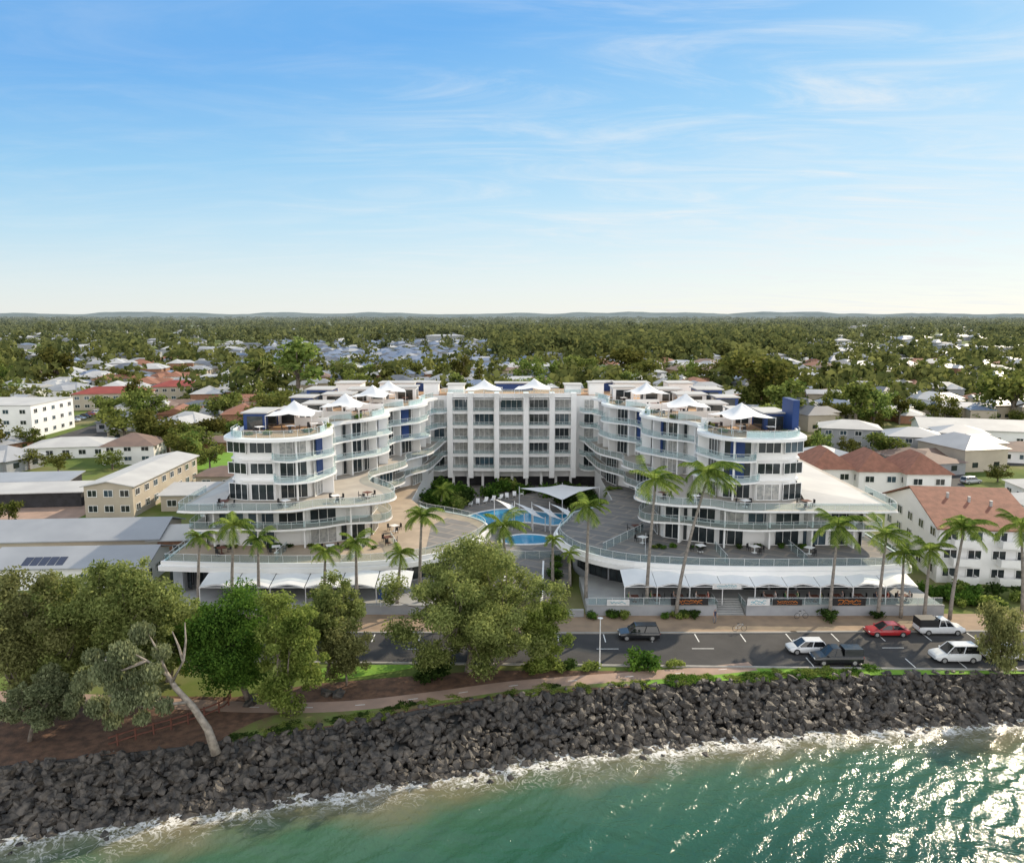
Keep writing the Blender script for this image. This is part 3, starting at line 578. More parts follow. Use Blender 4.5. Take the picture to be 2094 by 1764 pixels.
for (a,b),p in zip(bays,bp):
    xa,xb=X(a)+.01,X(b)-.01; c=(xa+xb)/2; yf=158.9-p*.8
    for z in (Z1,Z2,Z3,Z4,Z5,ZR):
        g=MB(); g.box((c,(yf+161.4)/2,z-.14),(xb-xa,161.4-yf,.36)); g.box((c,yf+.1,z+.12 if z<ZR else z+.4),(xb-xa,.2,.26 if z<ZR else 1.1)); g.build('balcony_slab','whitetrim',B)
    for z in (Z1,Z2,Z3,Z4,Z5):
        window(B,(c,161.45),(0,-1),z+.1,xb-xa-.3,2.4,3 if b-a<40 else 4,R.choice(['glass','glass3','glass3','glass2'])); rail(B,[(xa,yf+.06),(xb,yf+.06)],z+.24,.75)
for sg in(-1,1):
    cx_=.45+sg*15.3
    for z in (Z1,Z2,Z3,Z4,Z5):
        arc=[(cx_+2.1*math.cos(t),160.9+3.4*math.sin(t)) for t in [math.pi+math.pi*i/10 for i in range(11)]]
        g=MB(); g.prism(arc,z-.2,z); g.build('corner_balcony','whitetrim',B); rail(B,offs(arc,-.1),z,.95); window(B,(cx_,161.2 if abs(cx_)<15 else 161.35),(0,-1),z+.05,2.2,2.3,2,R.choice(['glass','glass3','glass2']))
for i in range(9): g=MB(); g.box((-12+i*3,160.6,2.4),(.5,.5,4)); g.build('column','white',B)
g=MB(); g.box((0,163.,2.0),(36,.3,4)); g.build('ground_floor_wall','dark',B)  # wall coloured near black as the shaded void behind the columns
g=MB(); g.prism([(-39.6,175.6),(-39.6,159.4),(-14,161.8),(14,161.8),(40.5,159.4),(40.5,175.6)],ZR+.21,ZR+.3); g.build('roof_deck','deck',B)
def croom(x,y,w_,d_,h_,m='white',nm_='roof_room'):
    g=MB(); g.box((x,y,ZR+.3+h_/2),(w_,d_,h_)); o=g.build(nm_,m,CB); t=MB(); t.box((x,y,ZR+.3+h_+.1),(w_+.6,d_+.6,.2)); link('flat_roof',t.mesh('flat_roof','roofwhite',tuple(CB.location)),o)
for a in((-11.5,164.5,3.2,4,1.9),(12.5,164.5,3.2,4,1.9),(-24,168,7,5,2.0),(25,168,7,5,2.0),(-34,168,5,6,2.0),(35,168,5,6,2.0),(-16.5,163.5,3,3,2.4),(17.2,163.5,3,3,2.4)): croom(*a)
for a in((0.5,173,8,3,1.5),(-19,172,4,4,1.8),(19.8,172,4,4,1.8)): croom(*a,'blue','blue_roof_room')
rail(B,[(-14.3,160.2),(0,160),(14.3,160.2)],ZR+.9,.7)
# ---------------------------------------------------------------- shade canopies
def peak(x,y,z,w_,h,label,hp=1.9,group='peaked shade canopies on the roof terraces'):
    B=empty('shade_canopy',label,'shade canopy',(x,y,z),R.uniform(-.3,.3),group); g=MB(); N=24; rings=[]
    for j in range(7):
        r=j/6; ring=[]
        for i in range(N):
            a=2*math.pi*i/N; c,s=math.cos(a),math.sin(a); q=1/max(abs(c),abs(s)); q=1+(q-1)*.95; k=abs(math.sin(2*a))
            ring.append((c*q*r*w_/2*(.88+.12*k),s*q*r*w_/2*(.88+.12*k),h+hp*(1-r)**1.7+.28*r*r*(1-k)))
        rings.append(ring)
    vs=[v for r in rings for v in r]; fs=[(j*N+i,j*N+(i+1)%N,(j+1)*N+(i+1)%N,(j+1)*N+i) for j in range(6) for i in range(N)]; g.add(vs,fs)
    link('canopy',g.mesh('canopy','fabric',(0,0,0),True),B)
    p=MB(); p.tube([(0,0,0),(0,0,h+hp)],.06); p.local('mast','pole',B)
    for sx in(-1,1):
        for sy in(-1,1): p=MB(); p.tube([(sx*w_*.48,sy*w_*.48,0),(sx*w_*.48,sy*w_*.48,h+.05)],.05,5); p.local('post','pole',B)
zt=ZR+.24
for px,py,w_,lab in((602,838,6.8,'white peaked shade canopy at the front of the left wing roof'),(706,822,6.4,'white peaked shade canopy above the second bulge of the left wing'),(762,803,6.4,'white peaked shade canopy in the middle of the left wing roof'),(795,793,6.4,'white peaked shade canopy far back on the left wing roof'),(990,790,7,'white peaked shade canopy left on the central block roof'),(1092,788,7,'white peaked shade canopy right on the central block roof'),(1322,797,6.6,'white peaked shade canopy far back on the right wing roof'),(1402,822,6.6,'white peaked shade canopy above the second bulge of the right wing'),(1516,843,7,'white peaked shade canopy at the front of the right wing roof')):
    x,y=G(px,py,zt+2.6); peak(x,y,zt,w_,2.1,lab,1.9)
def sail(cs,label,group=None):
    c=[sum(p[i] for p in cs)/len(cs) for i in range(3)]; B=empty('shade_sail',label,'shade sail',(c[0],c[1],1),0,group); g=MB(); N=8; vs=[]
    P=[Vector(p) for p in cs]
    for j in range(N+1):
        for i in range(N+1):
            u,v=i/N,j/N; p=P[0]*(1-u)*(1-v)+P[1]*u*(1-v)+P[2]*u*v+P[3]*(1-u)*v; pinch=.18*(math.sin(math.pi*u)*abs(2*v-1)+math.sin(math.pi*v)*abs(2*u-1)); cc=Vector(c); q=p+(Vector((cc.x,cc.y,p.z))-p)*pinch; vs.append(q)
    g.add(vs,[(j*(N+1)+i,j*(N+1)+i+1,(j+1)*(N+1)+i+1,(j+1)*(N+1)+i) for j in range(N) for i in range(N)]); g.build('canopy','fabric',B,True)
    for p in cs: q=MB(); q.tube([(p[0],p[1],1),(p[0],p[1],p[2]+.3)],.07,5); q.build('post','pole',B)
a=AY
sail([a(1062,998,138),a(1150,1022,132),a(1226,996,138),a(1150,990,147)],'large white shade sail over the back of the pool')
for i,(px,py) in enumerate(((1040,1042),(1082,1050),(1118,1052),(1155,1052))):
    Y=129-i*1.2; x,y,z=a(px,py,Y); sail([(x-2.4,y+1.4,z+1.5),(x+.6,y-1.6,z+.1),(x+2.6,y-1.4,z-.5),(x+.6,y+1.8,z+.4)],'small slanting white pool sail, %s from the left in its row'%ORD[i],'pool sails')
# ---------------------------------------------------------------- courtyard
g=MB(); g.prism([(-4,104),(-2.5,96),(6,96),(8,104),(8,112),(12,124),(16,130),(17,162),(-17,162),(-15,130),(-7,121),(-3,114)],0,1.0); g.build('court_paving','paving')['kind']='structure'
M['pool']=mat('pool_water',(.05,.36,.60),(.035,.27,.50),.3,.05,.15,1.5)
for P_ in ([(940,1062),(985,1046),(1045,1040),(1120,1048),(1178,1052),(1172,1066),(1130,1074),(1075,1068),(1020,1078),(975,1076)],[(1030,1098),(1070,1092),(1118,1096),(1120,1110),(1065,1113),(1030,1110)]):
    q=W(P_,1.05); q.append(q[0]); q=smooth(q,4)[:-1]; g=MB(); g.sheet(q,1.05); o=g.build('pool_water','pool'); o['kind']='structure'
    g=MB(); g.strip(q+[q[0]],1.0,1.12,.5); g.build('pool_edge','whitetrim')['kind']='structure'
def lounger():
    g=MB(); g.box((0,.2,.32),(.62,1.2,.08)); g.add([(-.31,.8,.3),(.31,.8,.3),(.31,1.3,.72),(-.31,1.3,.72),(-.31,.8,.36),(.31,.8,.36),(.31,1.27,.78),(-.31,1.27,.78)],[(0,1,2,3),(4,5,6,7),(0,1,5,4),(2,3,7,6),(1,2,6,5),(0,3,7,4)])
    for sx in(-1,1):
        for y in(-.3,.7): g.box((sx*.26,y,.15),(.05,.05,.3))
    return g.mesh('sun_lounger','whitetrim')
lm=lounger()
for i in range(8):
    x,y=G(962+i*15,1034-i*3,1.0); tag(link('sun_lounger',lm,None,(x,y,1.0),R.uniform(-.3,.1),1.1),'white sun lounger in the row beside the resort pool','sun lounger','sun loungers by the pool')
rail(empty('pool_fence','glass pool fence across the court entrance','fence',(2,112,1)),[(-3,113),(2,111.5),(7,112)],1.0,1.2,'panel')
for i,x in enumerate((-1.5,3.6)): wallthing('ramp_wall','low white wall along the court entrance ramp, %s side'%('left','right')[i],'wall',[(x,93),(x+.3,98),(x+.8,108)],0,1.9,.25,'white')
# ---------------------------------------------------------------- trees
def limb(g,a,b,r0,r1,bend=.15,n=5,m=0):
    a,b=Vector(a),Vector(b); L=(b-a).length; k=Vector((R.uniform(-1,1),R.uniform(-1,1),R.uniform(-.3,.8)))*bend*L; pts=[a.lerp(b,t)+k*math.sin(math.pi*t)*.5 for t in [i/n for i in range(n+1)]]
    g.tube(pts,[r0+(r1-r0)*i/n for i in range(n+1)],7,m); return pts
def tree(name,label,basepx,crown,ncl,nleaf,leaf,lm,bark='bark',droop=False,asp=1.9,zb=0,r0=.35,cr=.225,fork=.3,ry=.85,split=3,group=None,urange=(.2,.97)):
    bx,by=G(*basepx,zb)
    s=DEP(by,4)/F; cx,_,cz=AY(crown[0],crown[1],by); rx,rz=crown[2]/2*s,crown[3]/2*s
    B=empty(name,label,'tree',(bx,by,zb),0,group); cl=[]
    for k in range(ncl):
        u=Vector((R.gauss(0,1),R.gauss(0,1),R.gauss(0,1))).normalized()*R.uniform(*urange)
        cl.append((cx+u.x*rx,by+u.y*rx*ry,cz+u.z*rz,R.uniform(.4,1.45)*cr*min(rx,rz)))
    g=MB(); fz=max(zb+.6,cz-rz*1.0)+fork*rz; fk=Vector((bx+(cx-bx)*.5,by,fz)); limb(g,(bx,by,zb-.1),fk,r0,r0*.75,.1)
    subs=[]
    for k in range(split+1):
        a=2*math.pi*k/(split+1)+R.random(); e=Vector((cx+math.cos(a)*rx*.35,by+math.sin(a)*rx*.35,cz-rz*.1)); limb(g,fk,e,r0*.55,r0*.22); subs.append(e)
    for c in cl:
        e=min(subs,key=lambda q:(q-Vector(c[:3])).length); limb(g,e,c[:3],r0*.12,r0*.03,.2,4)
    g.build('trunk',bark,B,True)
    V,Fc=crownV(cl,nleaf,leaf,asp,droop); V=V-np.array([bx,by,zb]); V[:,2]=np.maximum(V[:,2],.05); link('crown',npmesh('crown',V,Fc,[lm]),B); return B
tree('street_tree','large spreading olive green tree beside the road in front of the court entrance',(958,1372),(972,1242,375,260),210,112000,.074,'lf_olive','bark',r0=.45,cr=.165,fork=.25,split=4)
tree('coastal_tree','brownish olive tree at the far left edge',(20,1470),(25,1300,205,295),84,42000,.08,'lf_brown')
tree('coastal_tree','hazy olive tree second from the left edge',(130,1450),(135,1292,200,260),80,40000,.08,'lf_olive')
tree('coastal_tree','tall pale olive tree above the leaning trunk',(250,1455),(272,1262,205,265),94,52000,.078,'lf_olive')
tree('coastal_tree','olive tree set back between the tall pale tree and the dark round tree',(345,1392),(352,1295,160,200),56,23000,.082,'lf_mid')
tree('coastal_tree','dense dark green round tree behind the bare leaning trunk',(510,1432),(462,1302,215,215),70,52000,.082,'lf_dark',asp=1.3,r0=.3,cr=.24,urange=(.25,.92))
tree('coastal_tree','loose olive tree right of the dark round tree',(596,1462),(590,1322,160,270),80,36000,.073,'lf_mid',r0=.2)
tree('coastal_tree','upright pale tree between the dark tree and the small dark tree',(668,1385),(680,1252,145,195),62,24000,.076,'lf_olive',r0=.2)
tree('coastal_tree','small thin dark tree standing on the bright lawn',(708,1402),(704,1328,120,125),42,12000,.068,'lf_brown',r0=.12)
tree('coastal_tree','wispy thin tree at the right edge beside the white cars',(2046,1372),(2046,1300,135,140),42,8500,.068,'lf_brown','bark',True,2.2,r0=.16)
tree('coastal_tree','low grey green tree at the left edge above the rocks',(60,1515),(80,1430,190,130),48,20000,.08,'lf_grey',r0=.2)
tree('street_tree','pale olive crown at the right of the big street tree',(1010,1366),(1105,1285,130,170),54,20000,.076,'lf_mid',r0=.22)
x,y=G(442,1532); B=empty('leaning_tree','pale bare leaning trunk with grey green drooping foliage above the rocks','tree',(x,y,-.2)); g=MB()
s=DEP(y,4)/F
def q(px,py,dy=0): return AY(px,py,y+dy)
main=[q(442,1534),q(425,1490,.2),q(395,1445,.5),q(358,1405,.8),q(340,1375,1)]; main[0]=(main[0][0],main[0][1],-.4); g.tube(main,[.42,.34,.28,.24,.18],9)
for pts in([q(352,1395,.8),q(375,1350,1),q(380,1310,1.2),q(378,1272,1.2)],[q(375,1352,1),q(365,1320,1.4),q(352,1290,1.6)],[q(345,1382,1),q(300,1350,.3),q(262,1330,-.5)],[q(342,1378,1),q(318,1322,1.5),q(300,1290,2)],[q(385,1435,.5),q(340,1440,-.5),q(300,1425,-1.2)],[q(300,1350,.3),q(250,1370,-.4),q(210,1372,-1)]): g.tube(pts,[.16*(1-.75*i/(len(pts)-1)) for i in range(len(pts))],6)
g.build('trunk','palebark',B,True)
cl=[(*q(px,py,dy),r*s) for px,py,dy,r in((250,1330,-.5,24),(215,1370,-1,26),(290,1290,2,22),(300,1420,-1,22),(255,1430,-1.5,24),(335,1440,-.5,17),(200,1440,-1,22),(330,1330,1.5,17),(170,1390,0,22),(310,1370,0,20),(230,1470,-1,17),(290,1465,-1,15),(270,1385,-.5,18),(235,1400,-1,17),(150,1430,-.5,18),(190,1340,0,18),(275,1340,.5,16))]
V,Fc=crownV(cl,20000,.068,2.4,True); link('crown',npmesh('crown',V-np.array([x,y,-.2]),Fc,['lf_grey']),B)
# palms
def frondset(seed,wind,n=20,L=3.0):
    r=random.Random(seed); g=MB()
    for k in range(n):
        az=2*math.pi*k/n+r.uniform(-.2,.2); el=r.uniform(-.25,1.15); d=Vector((math.cos(az)*math.cos(el),math.sin(az)*math.cos(el),math.sin(el))); p=Vector((0,0,0)); pts=[p.copy()]; l_=L*r.uniform(.8,1.1)
        for j in range(8):
            p=p+d*l_/8; pts.append(p.copy()); d=(d+Vector((wind*.16,wind*-.02,-.19))).normalized()
        g.tube(pts,[.05*(1-.8*j/8) for j in range(9)],4)
        for j in range(1,9):
            for hh in(0,.33,.66):
                if j==8 and hh: continue
                a=pts[j].lerp(pts[min(8,j+1)],hh); t=(pts[min(8,j+1)]-pts[j-1]).normalized(); sd_=t.cross(Vector((0,0,1))).normalized(); ll=.75*math.sin(math.pi*(.12+.8*(j+hh)/9.))+.15
                for sg in(-1,1):
                    e=a+(sd_*sg*.75+t*.55+Vector((0,0,-.45))).normalized()*ll*r.uniform(.8,1.1); w=t*.06
                    g.add([a-w,a+w,e+w*.3,e-w*.3],[(0,1,2,3)])
    return g.mesh('fronds','lf_palm')
PF=[frondset(s,w_) for s,w_ in((1,.35),(2,.5),(3,.2),(4,1.0),(5,.9))]
shaft=MB(); shaft.tube([(0,0,-1.3),(0,0,-.6),(0,0,.15)],[.13,.15,.08],8); SHM=shaft.mesh('crownshaft',mat('crownshaft',(.16,.22,.06),None,2,.6),(0,0,0),True)
def palm(cpx,cpy,bpx,Y,zb,sc,v,label):
    x,y,z=AY(cpx,cpy,Y); xb=xat(bpx,Y,zb); B=empty('palm_tree',label,'palm tree',(xb,Y,zb),0,'palms along the esplanade'); g=MB(); n=8
    pts=[(xb+(x-xb)*(t**1.5),Y,zb+(z-zb)*t) for t in [i/n for i in range(n+1)]]; g.tube(pts,[.24-.11*i/n for i in range(n+1)],8); g.build('trunk','palmbark',B,True)
    loc=(x-xb,0,z-zb+.6); link('crownshaft',SHM,B,loc); link('fronds',PF[v],B,loc,R.uniform(-.3,.3),sc)
for d in [(408,1108,406,93.5,1,.75,0,'leftmost short palm at the end of the left cafe front'),(478,1085,475,93,1,.95,1,'tall palm second from the left along the left cafe'),(528,1112,530,93.5,1,.8,2,'palm third from the left beside the left cafe awnings'),(665,1138,664,93,1,.8,0,'short bright palm above the left coastal trees'),(728,1118,730,93,1,.85,2,'palm left of the blue closed umbrella'),(820,1142,812,93,1,.75,1,'small palm left of the big street tree crown'),(862,1065,858,94,1,1.0,0,'palm in front of the left podium terrace corner'),(1028,1085,1040,95,1,1.15,2,'full palm at the court entrance behind the big street tree'),(1130,1112,1130,101,1,.55,0,'small palm beside the court entrance ramp'),(1204,1045,1198,95,1,1.0,1,'palm at the left end of the right cafe'),(1340,992,1322,92.9,1.2,1.15,3,'tall windswept palm left of the tallest palm'),(1448,975,1382,91.2,.2,1.35,4,'tallest leaning windswept palm before the right wing'),(1714,1085,1696,91.2,.15,1.2,1,'thick palm on the pavement before the right cafe'),(1812,1102,1795,91.2,.15,.95,3,'palm left of the last cafe awning'),(1848,1142,1842,91.2,.15,.85,2,'short palm at the right end of the cafe'),(1902,1135,1890,91.2,.15,.95,1,'palm between the cafe and the white gabled apartments'),(1970,1090,1942,90.8,.15,1.2,0,'tall palm in front of the white gabled apartments'),(2088,1085,2090,93,.15,1.2,1,'palm cut by the right edge of the view'),(1165,1140,1165,100,1,.5,2,'tiny palm right of the court ramp'),(905,1010,900,140,1,.8,2,'palm in the courtyard garden left of the pool'),(1250,1010,1252,140,1,.7,0,'palm in the courtyard garden right of the pool')]: palm(*d)
# shrubs
def shrubmesh(seed,lm,n=520):
    r=random.Random(seed); cl=[(r.uniform(-.6,.6),r.uniform(-.6,.6),r.uniform(.25,.75),r.uniform(.35,.55)) for _ in range(9)]; V,Fc=crownV(cl,n,.095,1.5); V[:,2]=np.maximum(V[:,2],0); return npmesh('shrub',V,Fc,[lm])
SM=[shrubmesh(1,'lf_shrub'),shrubmesh(2,'lf_mid'),shrubmesh(3,'lf_dark')]
for px,py,z,sc,k,lab in [(880,1385,0,1.7,0,'dark shrub left of the big tree trunk'),(862,1392,0,1.3,0,'dark low bush by the lawn edge'),(1085,1372,0,1.0,1,'small round shrub right of the big tree'),(1130,1367,0,1.3,1,'round green shrub left of the street lamp'),(1160,1365,0,1.0,0,'small dark shrub near the lamp post'),(1207,1368,0,.9,1,'little shrub beside the lamp post base'),(1315,1364,0,1.8,2,'wide green shrub on the kerb under the parked black car'),(1380,1362,0,.8,1,'tiny shrub at the end of the footpath kerb'),(1700,1268,.13,1.2,0,'dark round bush at the foot of the thick palm'),(1793,1262,.13,.9,0,'dark bush at the right cafe wall'),(1395,1262,.13,.9,0,'dark bush at the tallest palm base')]:
    x,y=G(px,py,z); tag(link('shrub',SM[k],None,(x,y,z),R.uniform(0,6),(sc*1.3,sc,sc*.9)),lab,'shrub')
for i in range(60):
    px=R.uniform(1360,1780); x,y=G(px,1394-(px-1380)*.05+R.uniform(-8,2)); tag(link('shrub',SM[R.choice([1,1,2])],None,(x,y,-.15),R.uniform(0,6),(R.uniform(.8,1.3),R.uniform(.6,.9),R.uniform(.25,.5))),'low green coastal groundcover bush on the rock crest','shrub','bushes on the rock crest')
for i in range(70):
    px=R.uniform(480,1350); x,y=G(px,np.interp(px,[400,560,700,900,1100,1350],[1518,1497,1476,1438,1413,1398])-R.uniform(-2,12)); tag(link('shrub',SM[R.choice([0,1,1])],None,(x,y,-.12),R.uniform(0,6),(R.uniform(.5,1.1),R.uniform(.4,.7),R.uniform(.15,.3))),'low weedy bush on the bank above the seawall','shrub','weeds above the seawall')
for i in range(34):
    x=R.choice([R.uniform(-15,-9),R.uniform(9,15),R.uniform(-13,13)]); y=R.uniform(140,157) if abs(x)>8 else R.uniform(150,158)
    tag(link('shrub',SM[R.randrange(3)],None,(x,y,1),R.uniform(0,6),R.uniform(1.4,2.6)),'dark green garden shrub in the courtyard below the central block','shrub','courtyard garden shrubs')
for i in range(14):
    x=R.choice([R.uniform(-2.8,-1.8),R.uniform(5.2,6.4)]); y=R.uniform(96,111)
    tag(link('shrub',SM[R.randrange(3)],None,(x,y,1),R.uniform(0,6),R.uniform(.7,1.2)),'green planting along the court entrance','shrub','entrance garden shrubs')
for i in range(40):
    x=9+R.uniform(0,14) if i<9 else R.uniform(52,70); y=R.uniform(90.9,91.6) if i<9 else R.uniform(91.5,100)
    tag(link('shrub',SM[R.randrange(3)],None,(x,y,.13),R.uniform(0,6),R.uniform(.5,.9) if i<9 else R.uniform(.8,1.6)),'small garden shrub along the street front','shrub','street front shrubs')
tbm=MB(); tbm.box((0,0,.73),(.9,.9,.04)); tbm.box((0,0,.36),(.08,.08,.7)); tbm.box((0,0,.02),(.5,.5,.04)); TBM=tbm.mesh('table','timber'); TBW=tbm.mesh('table','whitetrim')
ch=MB(); ch.box((0,.02,.44),(.42,.42,.05)); ch.box((0,.22,.72),(.42,.04,.5))
for sx in(-1,1):
    for sy in(-1,1): ch.box((sx*.18,sy*.18+.02,.21),(.04,.04,.42))
CHM=ch.mesh('chair','black')
LF,RT='left','right'
def setting(x,y,z,where,grp):
    tag(link('terrace_table',TBM if R.random()<.5 else TBW,None,(x,y,z),R.random(),1.2),'outdoor table on the %s'%where,'table','tables on the %s'%grp)
    for k in range(3):
        a=k*2.1+R.random(); tag(link('terrace_chair',CHM,None,(x+1.05*math.cos(a),y+1.05*math.sin(a),z),a-math.pi/2+R.uniform(-.2,.2)),'dark outdoor chair on the %s'%where,'chair','chairs on the %s'%grp)
for sgn,nm in((-1,LF),(1,RT)):
    kx2=lambda x:x if sgn<0 else .9-x
    for x,y in((-35,109.5),(-31,110.5),(-28.3,113),(-24,129),(-27,131),(-20,148.5),(-24,139),(-33,126)): setting(kx2(x),y,ZR+.25,'%s wing roof terrace'%nm,'roof terraces')
    for x,y in((-38,103),(-30,103.2),(-24,106),(-20,108)): setting(kx2(x),y,Z3+.01,'%s wing third floor terrace'%nm,'middle terraces')
    for x,y in((-38,101),(-31,101.5),(-24,102),(-17,106),(-17,112)): setting(kx2(x),y,Z1+.02,'%s podium terrace'%nm,'podium terraces')
    for i in range(22):
        x,y=R.choice([(-33,108),(-28.5,110),(-25,125),(-22.5,132),(-18.5,146),(-30,121),(-34,121),(-36,107.5),(-27.5,115)]); x+=R.uniform(-.8,.8)
        tag(link('shrub',SM[R.randrange(3)],None,(kx2(x),y,ZR+.24),R.uniform(0,6),R.uniform(.4,.8)),'small potted shrub on the %s wing roof terrace'%nm,'shrub','roof terrace shrubs')
    for i in range(20):
        x,y=R.uniform(-40,-18),R.uniform(103.2,104.2)
        tag(link('shrub',SM[R.randrange(3)],None,(kx2(x),y,Z1+.02),R.uniform(0,6),R.uniform(.35,.6)),'small potted shrub by the %s podium apartments'%nm,'shrub','podium terrace shrubs')
# ---------------------------------------------------------------- buildings around
def bldg(name,label,cat,cx,cy,w_,d_,h,rz=0,roof='hip',rh=2,wall='white',rm='greyroof',fl=1,nw=4,ns=3,eave=.6,axis='x',ft='whitetrim',zb=0):
    B=empty(name,label,cat,(cx,cy,zb),rz); g=MB(); X_,Y_=w_/2,d_/2
    g.box((0,0,h/2),(w_,d_,h))
    if roof=='gable':
        if axis=='x': g.add([(-X_,-Y_,h),(-X_,Y_,h),(-X_,0,h+rh*Y_/(Y_+eave)),(X_,-Y_,h),(X_,Y_,h),(X_,0,h+rh*Y_/(Y_+eave))],[(0,1,2),(3,5,4)])
        else: g.add([(-X_,-Y_,h),(X_,-Y_,h),(0,-Y_,h+rh*X_/(X_+eave)),(-X_,Y_,h),(X_,Y_,h),(0,Y_,h+rh*X_/(X_+eave))],[(0,2,1),(3,4,5)])
    g.local('wall',wall,B); r=MB(); a,b=X_+eave,Y_+eave; h0=h-rh*eave/(min(X_,Y_)+eave)*.5 if roof!='flat' else h; t=.16
    if roof=='gable':
        if axis=='x': v=[(-a,-b,h0),(a,-b,h0),(a,0,h+rh),(-a,0,h+rh),(-a,b,h0),(a,b,h0)]
        else: v=[(-a,-b,h0),(-a,b,h0),(0,b,h+rh),(0,-b,h+rh),(a,-b,h0),(a,b,h0)]
        n=6; r.add(v+[(p[0],p[1],p[2]+t) for p in v],[(6,7,8,9),(9,8,11,10),(0,3,2,1),(3,4,5,2),(0,1,7,6),(4,10,11,5),(0,6,9,3),(3,9,10,4),(1,2,8,7),(2,5,11,8)])
    elif roof=='hip':
        if a>b: v=[(-a,-b,h0),(a,-b,h0),(a,b,h0),(-a,b,h0),(-a+b,0,h+rh),(a-b,0,h+rh)]; f=[(0,1,5,4),(1,2,5),(2,3,4,5),(3,0,4)]
        else: v=[(-a,-b,h0),(a,-b,h0),(a,b,h0),(-a,b,h0),(0,-b+a,h+rh),(0,b-a,h+rh)]; f=[(0,1,4),(1,2,5,4),(2,3,5),(3,0,4,5)]
        r.add(v,f+[(3,2,1,0)])
    elif roof=='skillion': v=[(-a,-b,h),(a,-b,h),(a,b,h+rh),(-a,b,h+rh)]; r.add(v+[(p[0],p[1],p[2]+t) for p in v],[(3,2,1,0),(4,5,6,7),(0,1,5,4),(1,2,6,5),(2,3,7,6),(3,0,4,7)])
    else: r.box((0,0,h+.15),(2*a,2*b,.3))
    r.local('roof',rm,B)
    side=1 if cx<0 else -1
    def win(p,nr,z,w,hh,nm):
        a,b=winmesh(w,hh,nm,R.choice(['glass','glass3','glass']),ft); o=link('window',a,B,(p[0],p[1],z),math.atan2(nr[0],-nr[1])); link('frame',b,o)
    for f in range(fl):
        z=h/fl*f+.9; hh=min(1.3,h/fl-1.2)
        for i in range(nw): win((-X_+w_*(i+.5)/nw,-Y_),(0,-1),z,min(1.8,w_/nw*.6),hh,2)
        for i in range(ns): win((side*X_,-Y_+d_*(i+.5)/ns),(side,0),z,min(1.8,d_/ns*.6),hh,2)
    return B
occ=[]
def reg(*a,**k):
    occ.append((a[3],a[4],max(a[5],a[6])*.75)); return bldg(*a,**k)
reg('shed','long grey metal roofed building behind the solar panel shed','shed',-66,119,26,11,3.2,.08,'gable',1.8,'beige','greyroof',1,3,3)
sh=reg('shed','grey metal roofed shed with solar panels at the left edge','shed',-59,106,20,9,3,.06,'gable',1.5,'white','greyroof',1,4,3)
for i in range(5):
    g=MB(); g.add([(-6+i*1.1,-4.4,3.15),(-5+i*1.1,-4.4,3.15),(-5+i*1.1,-2.6,3.78),(-6+i*1.1,-2.6,3.78)],[(0,1,2,3)]); o=g.local('solar_panel','solar',sh); o.location.z=.14
reg('shed','small grey shed between the left wing and the long grey roof','shed',-50,119,8,8,2.9,.1,'gable',1.2,'brick','roofwhite',1,1,2)
reg('motel_block','long beige two storey motel with pale roof','motel',-72.5,155,8.6,31,5.6,0.02,'gable',.9,'beige','roofwhite',2,3,8,.5,'y')
reg('carport','grey roofed open carport left of the beige motel','carport',-92,150,20,7,2.8,.12,'skillion',.5,'dark','roofwhite',1,0,0)
reg('carport','second grey roofed carport behind the first','carport',-100,160,20,7,2.8,.12,'skillion',.5,'dark','greyroof',1,0,0)
reg('house','small beige house with white flat roof beside the motel','house',-59,148,12,8,3,.05,'skillion',.6,'beige','roofwhite',1,3,2)
reg('house','low house with brown roof behind the small beige house','house',-59,166,13,8,3,.0,'hip',1.4,'beige','brownroof',1,3,2)
reg('house','white house with pale low hipped roof in the left garden','house',-114,205,19,13,3,.2,'hip',1.6,'white','roofwhite',1,5,3)
reg('house','raised white house with pinkish brown hipped roof','house',-94,196,12,11,4.6,.15,'hip',2.4,'white','brownroof',2,3,3)
reg('shed','small brick garden shed on the grass behind the motel','shed',-79,211,8,6,2.6,.1,'gable',1.2,'brick','brownroof',1,1,1)
reg('commercial_building','big white commercial building at the left edge','building',-158,243,34,24,9.5,.03,'flat',0,'white','roofwhite',3,7,5,.1)
reg('motel_block','beige two storey motel with bright red roof','motel',-155,310,27,13,6.2,.25,'hip',2.2,'beige','redroof',2,8,3)
reg('motel_block','smaller beige motel with red roof right of the first','motel',-142,340,20,13,6.2,.25,'hip',2.2,'beige','redroof',2,6,3)
ab=reg('apartment_block','white three storey apartments with red tiled gable roof on the right','apartment building',65,114,12.4,21,7.6,-.12,'gable',3.4,'white','tile',3,4,5,.5)
for f in range(3):
    for i in range(2):
        g=MB(); zf=.35+f*2.53; xc=-3+i*6; g.box((xc,-11.2,zf),(3.4,1.4,.18)); g.box((xc,-11.85,zf+.5),(3.4,.1,.85)); g.box((xc-1.65,-11.2,zf+.5),(.1,1.3,.85)); g.box((xc+1.65,-11.2,zf+.5),(.1,1.3,.85)); g.local('balcony','whitetrim',ab)
for i in range(3): g=MB(); g.tube([(-2.5+i*2.5,-3-i,10.1-.3*i),(-2.5+i*2.5,-3-i,10.9-.3*i)],.22,8); g.local('roof_vent','metal',ab)
for i in range(3): reg('townhouse','white townhouse with red tiled roof behind the right wing, %s of three'%['left','middle','right'][i],'townhouse',63+i*8.0,159-i*2.5,8.2,13,6.4,-.05,'hip',3.2,'white','tile',2,2,3,.5)
reg('house','two storey grey house with white hipped roof behind the townhouses','house',93,218,15,11,5.6,-.3,'hip',1.8,'greywall','roofwhite',2,4,3)
reg('house','two storey grey house right of the first grey house','house',104,205,13,11,5.4,-.3,'hip',1.8,'greywall','greyroof',2,4,3)
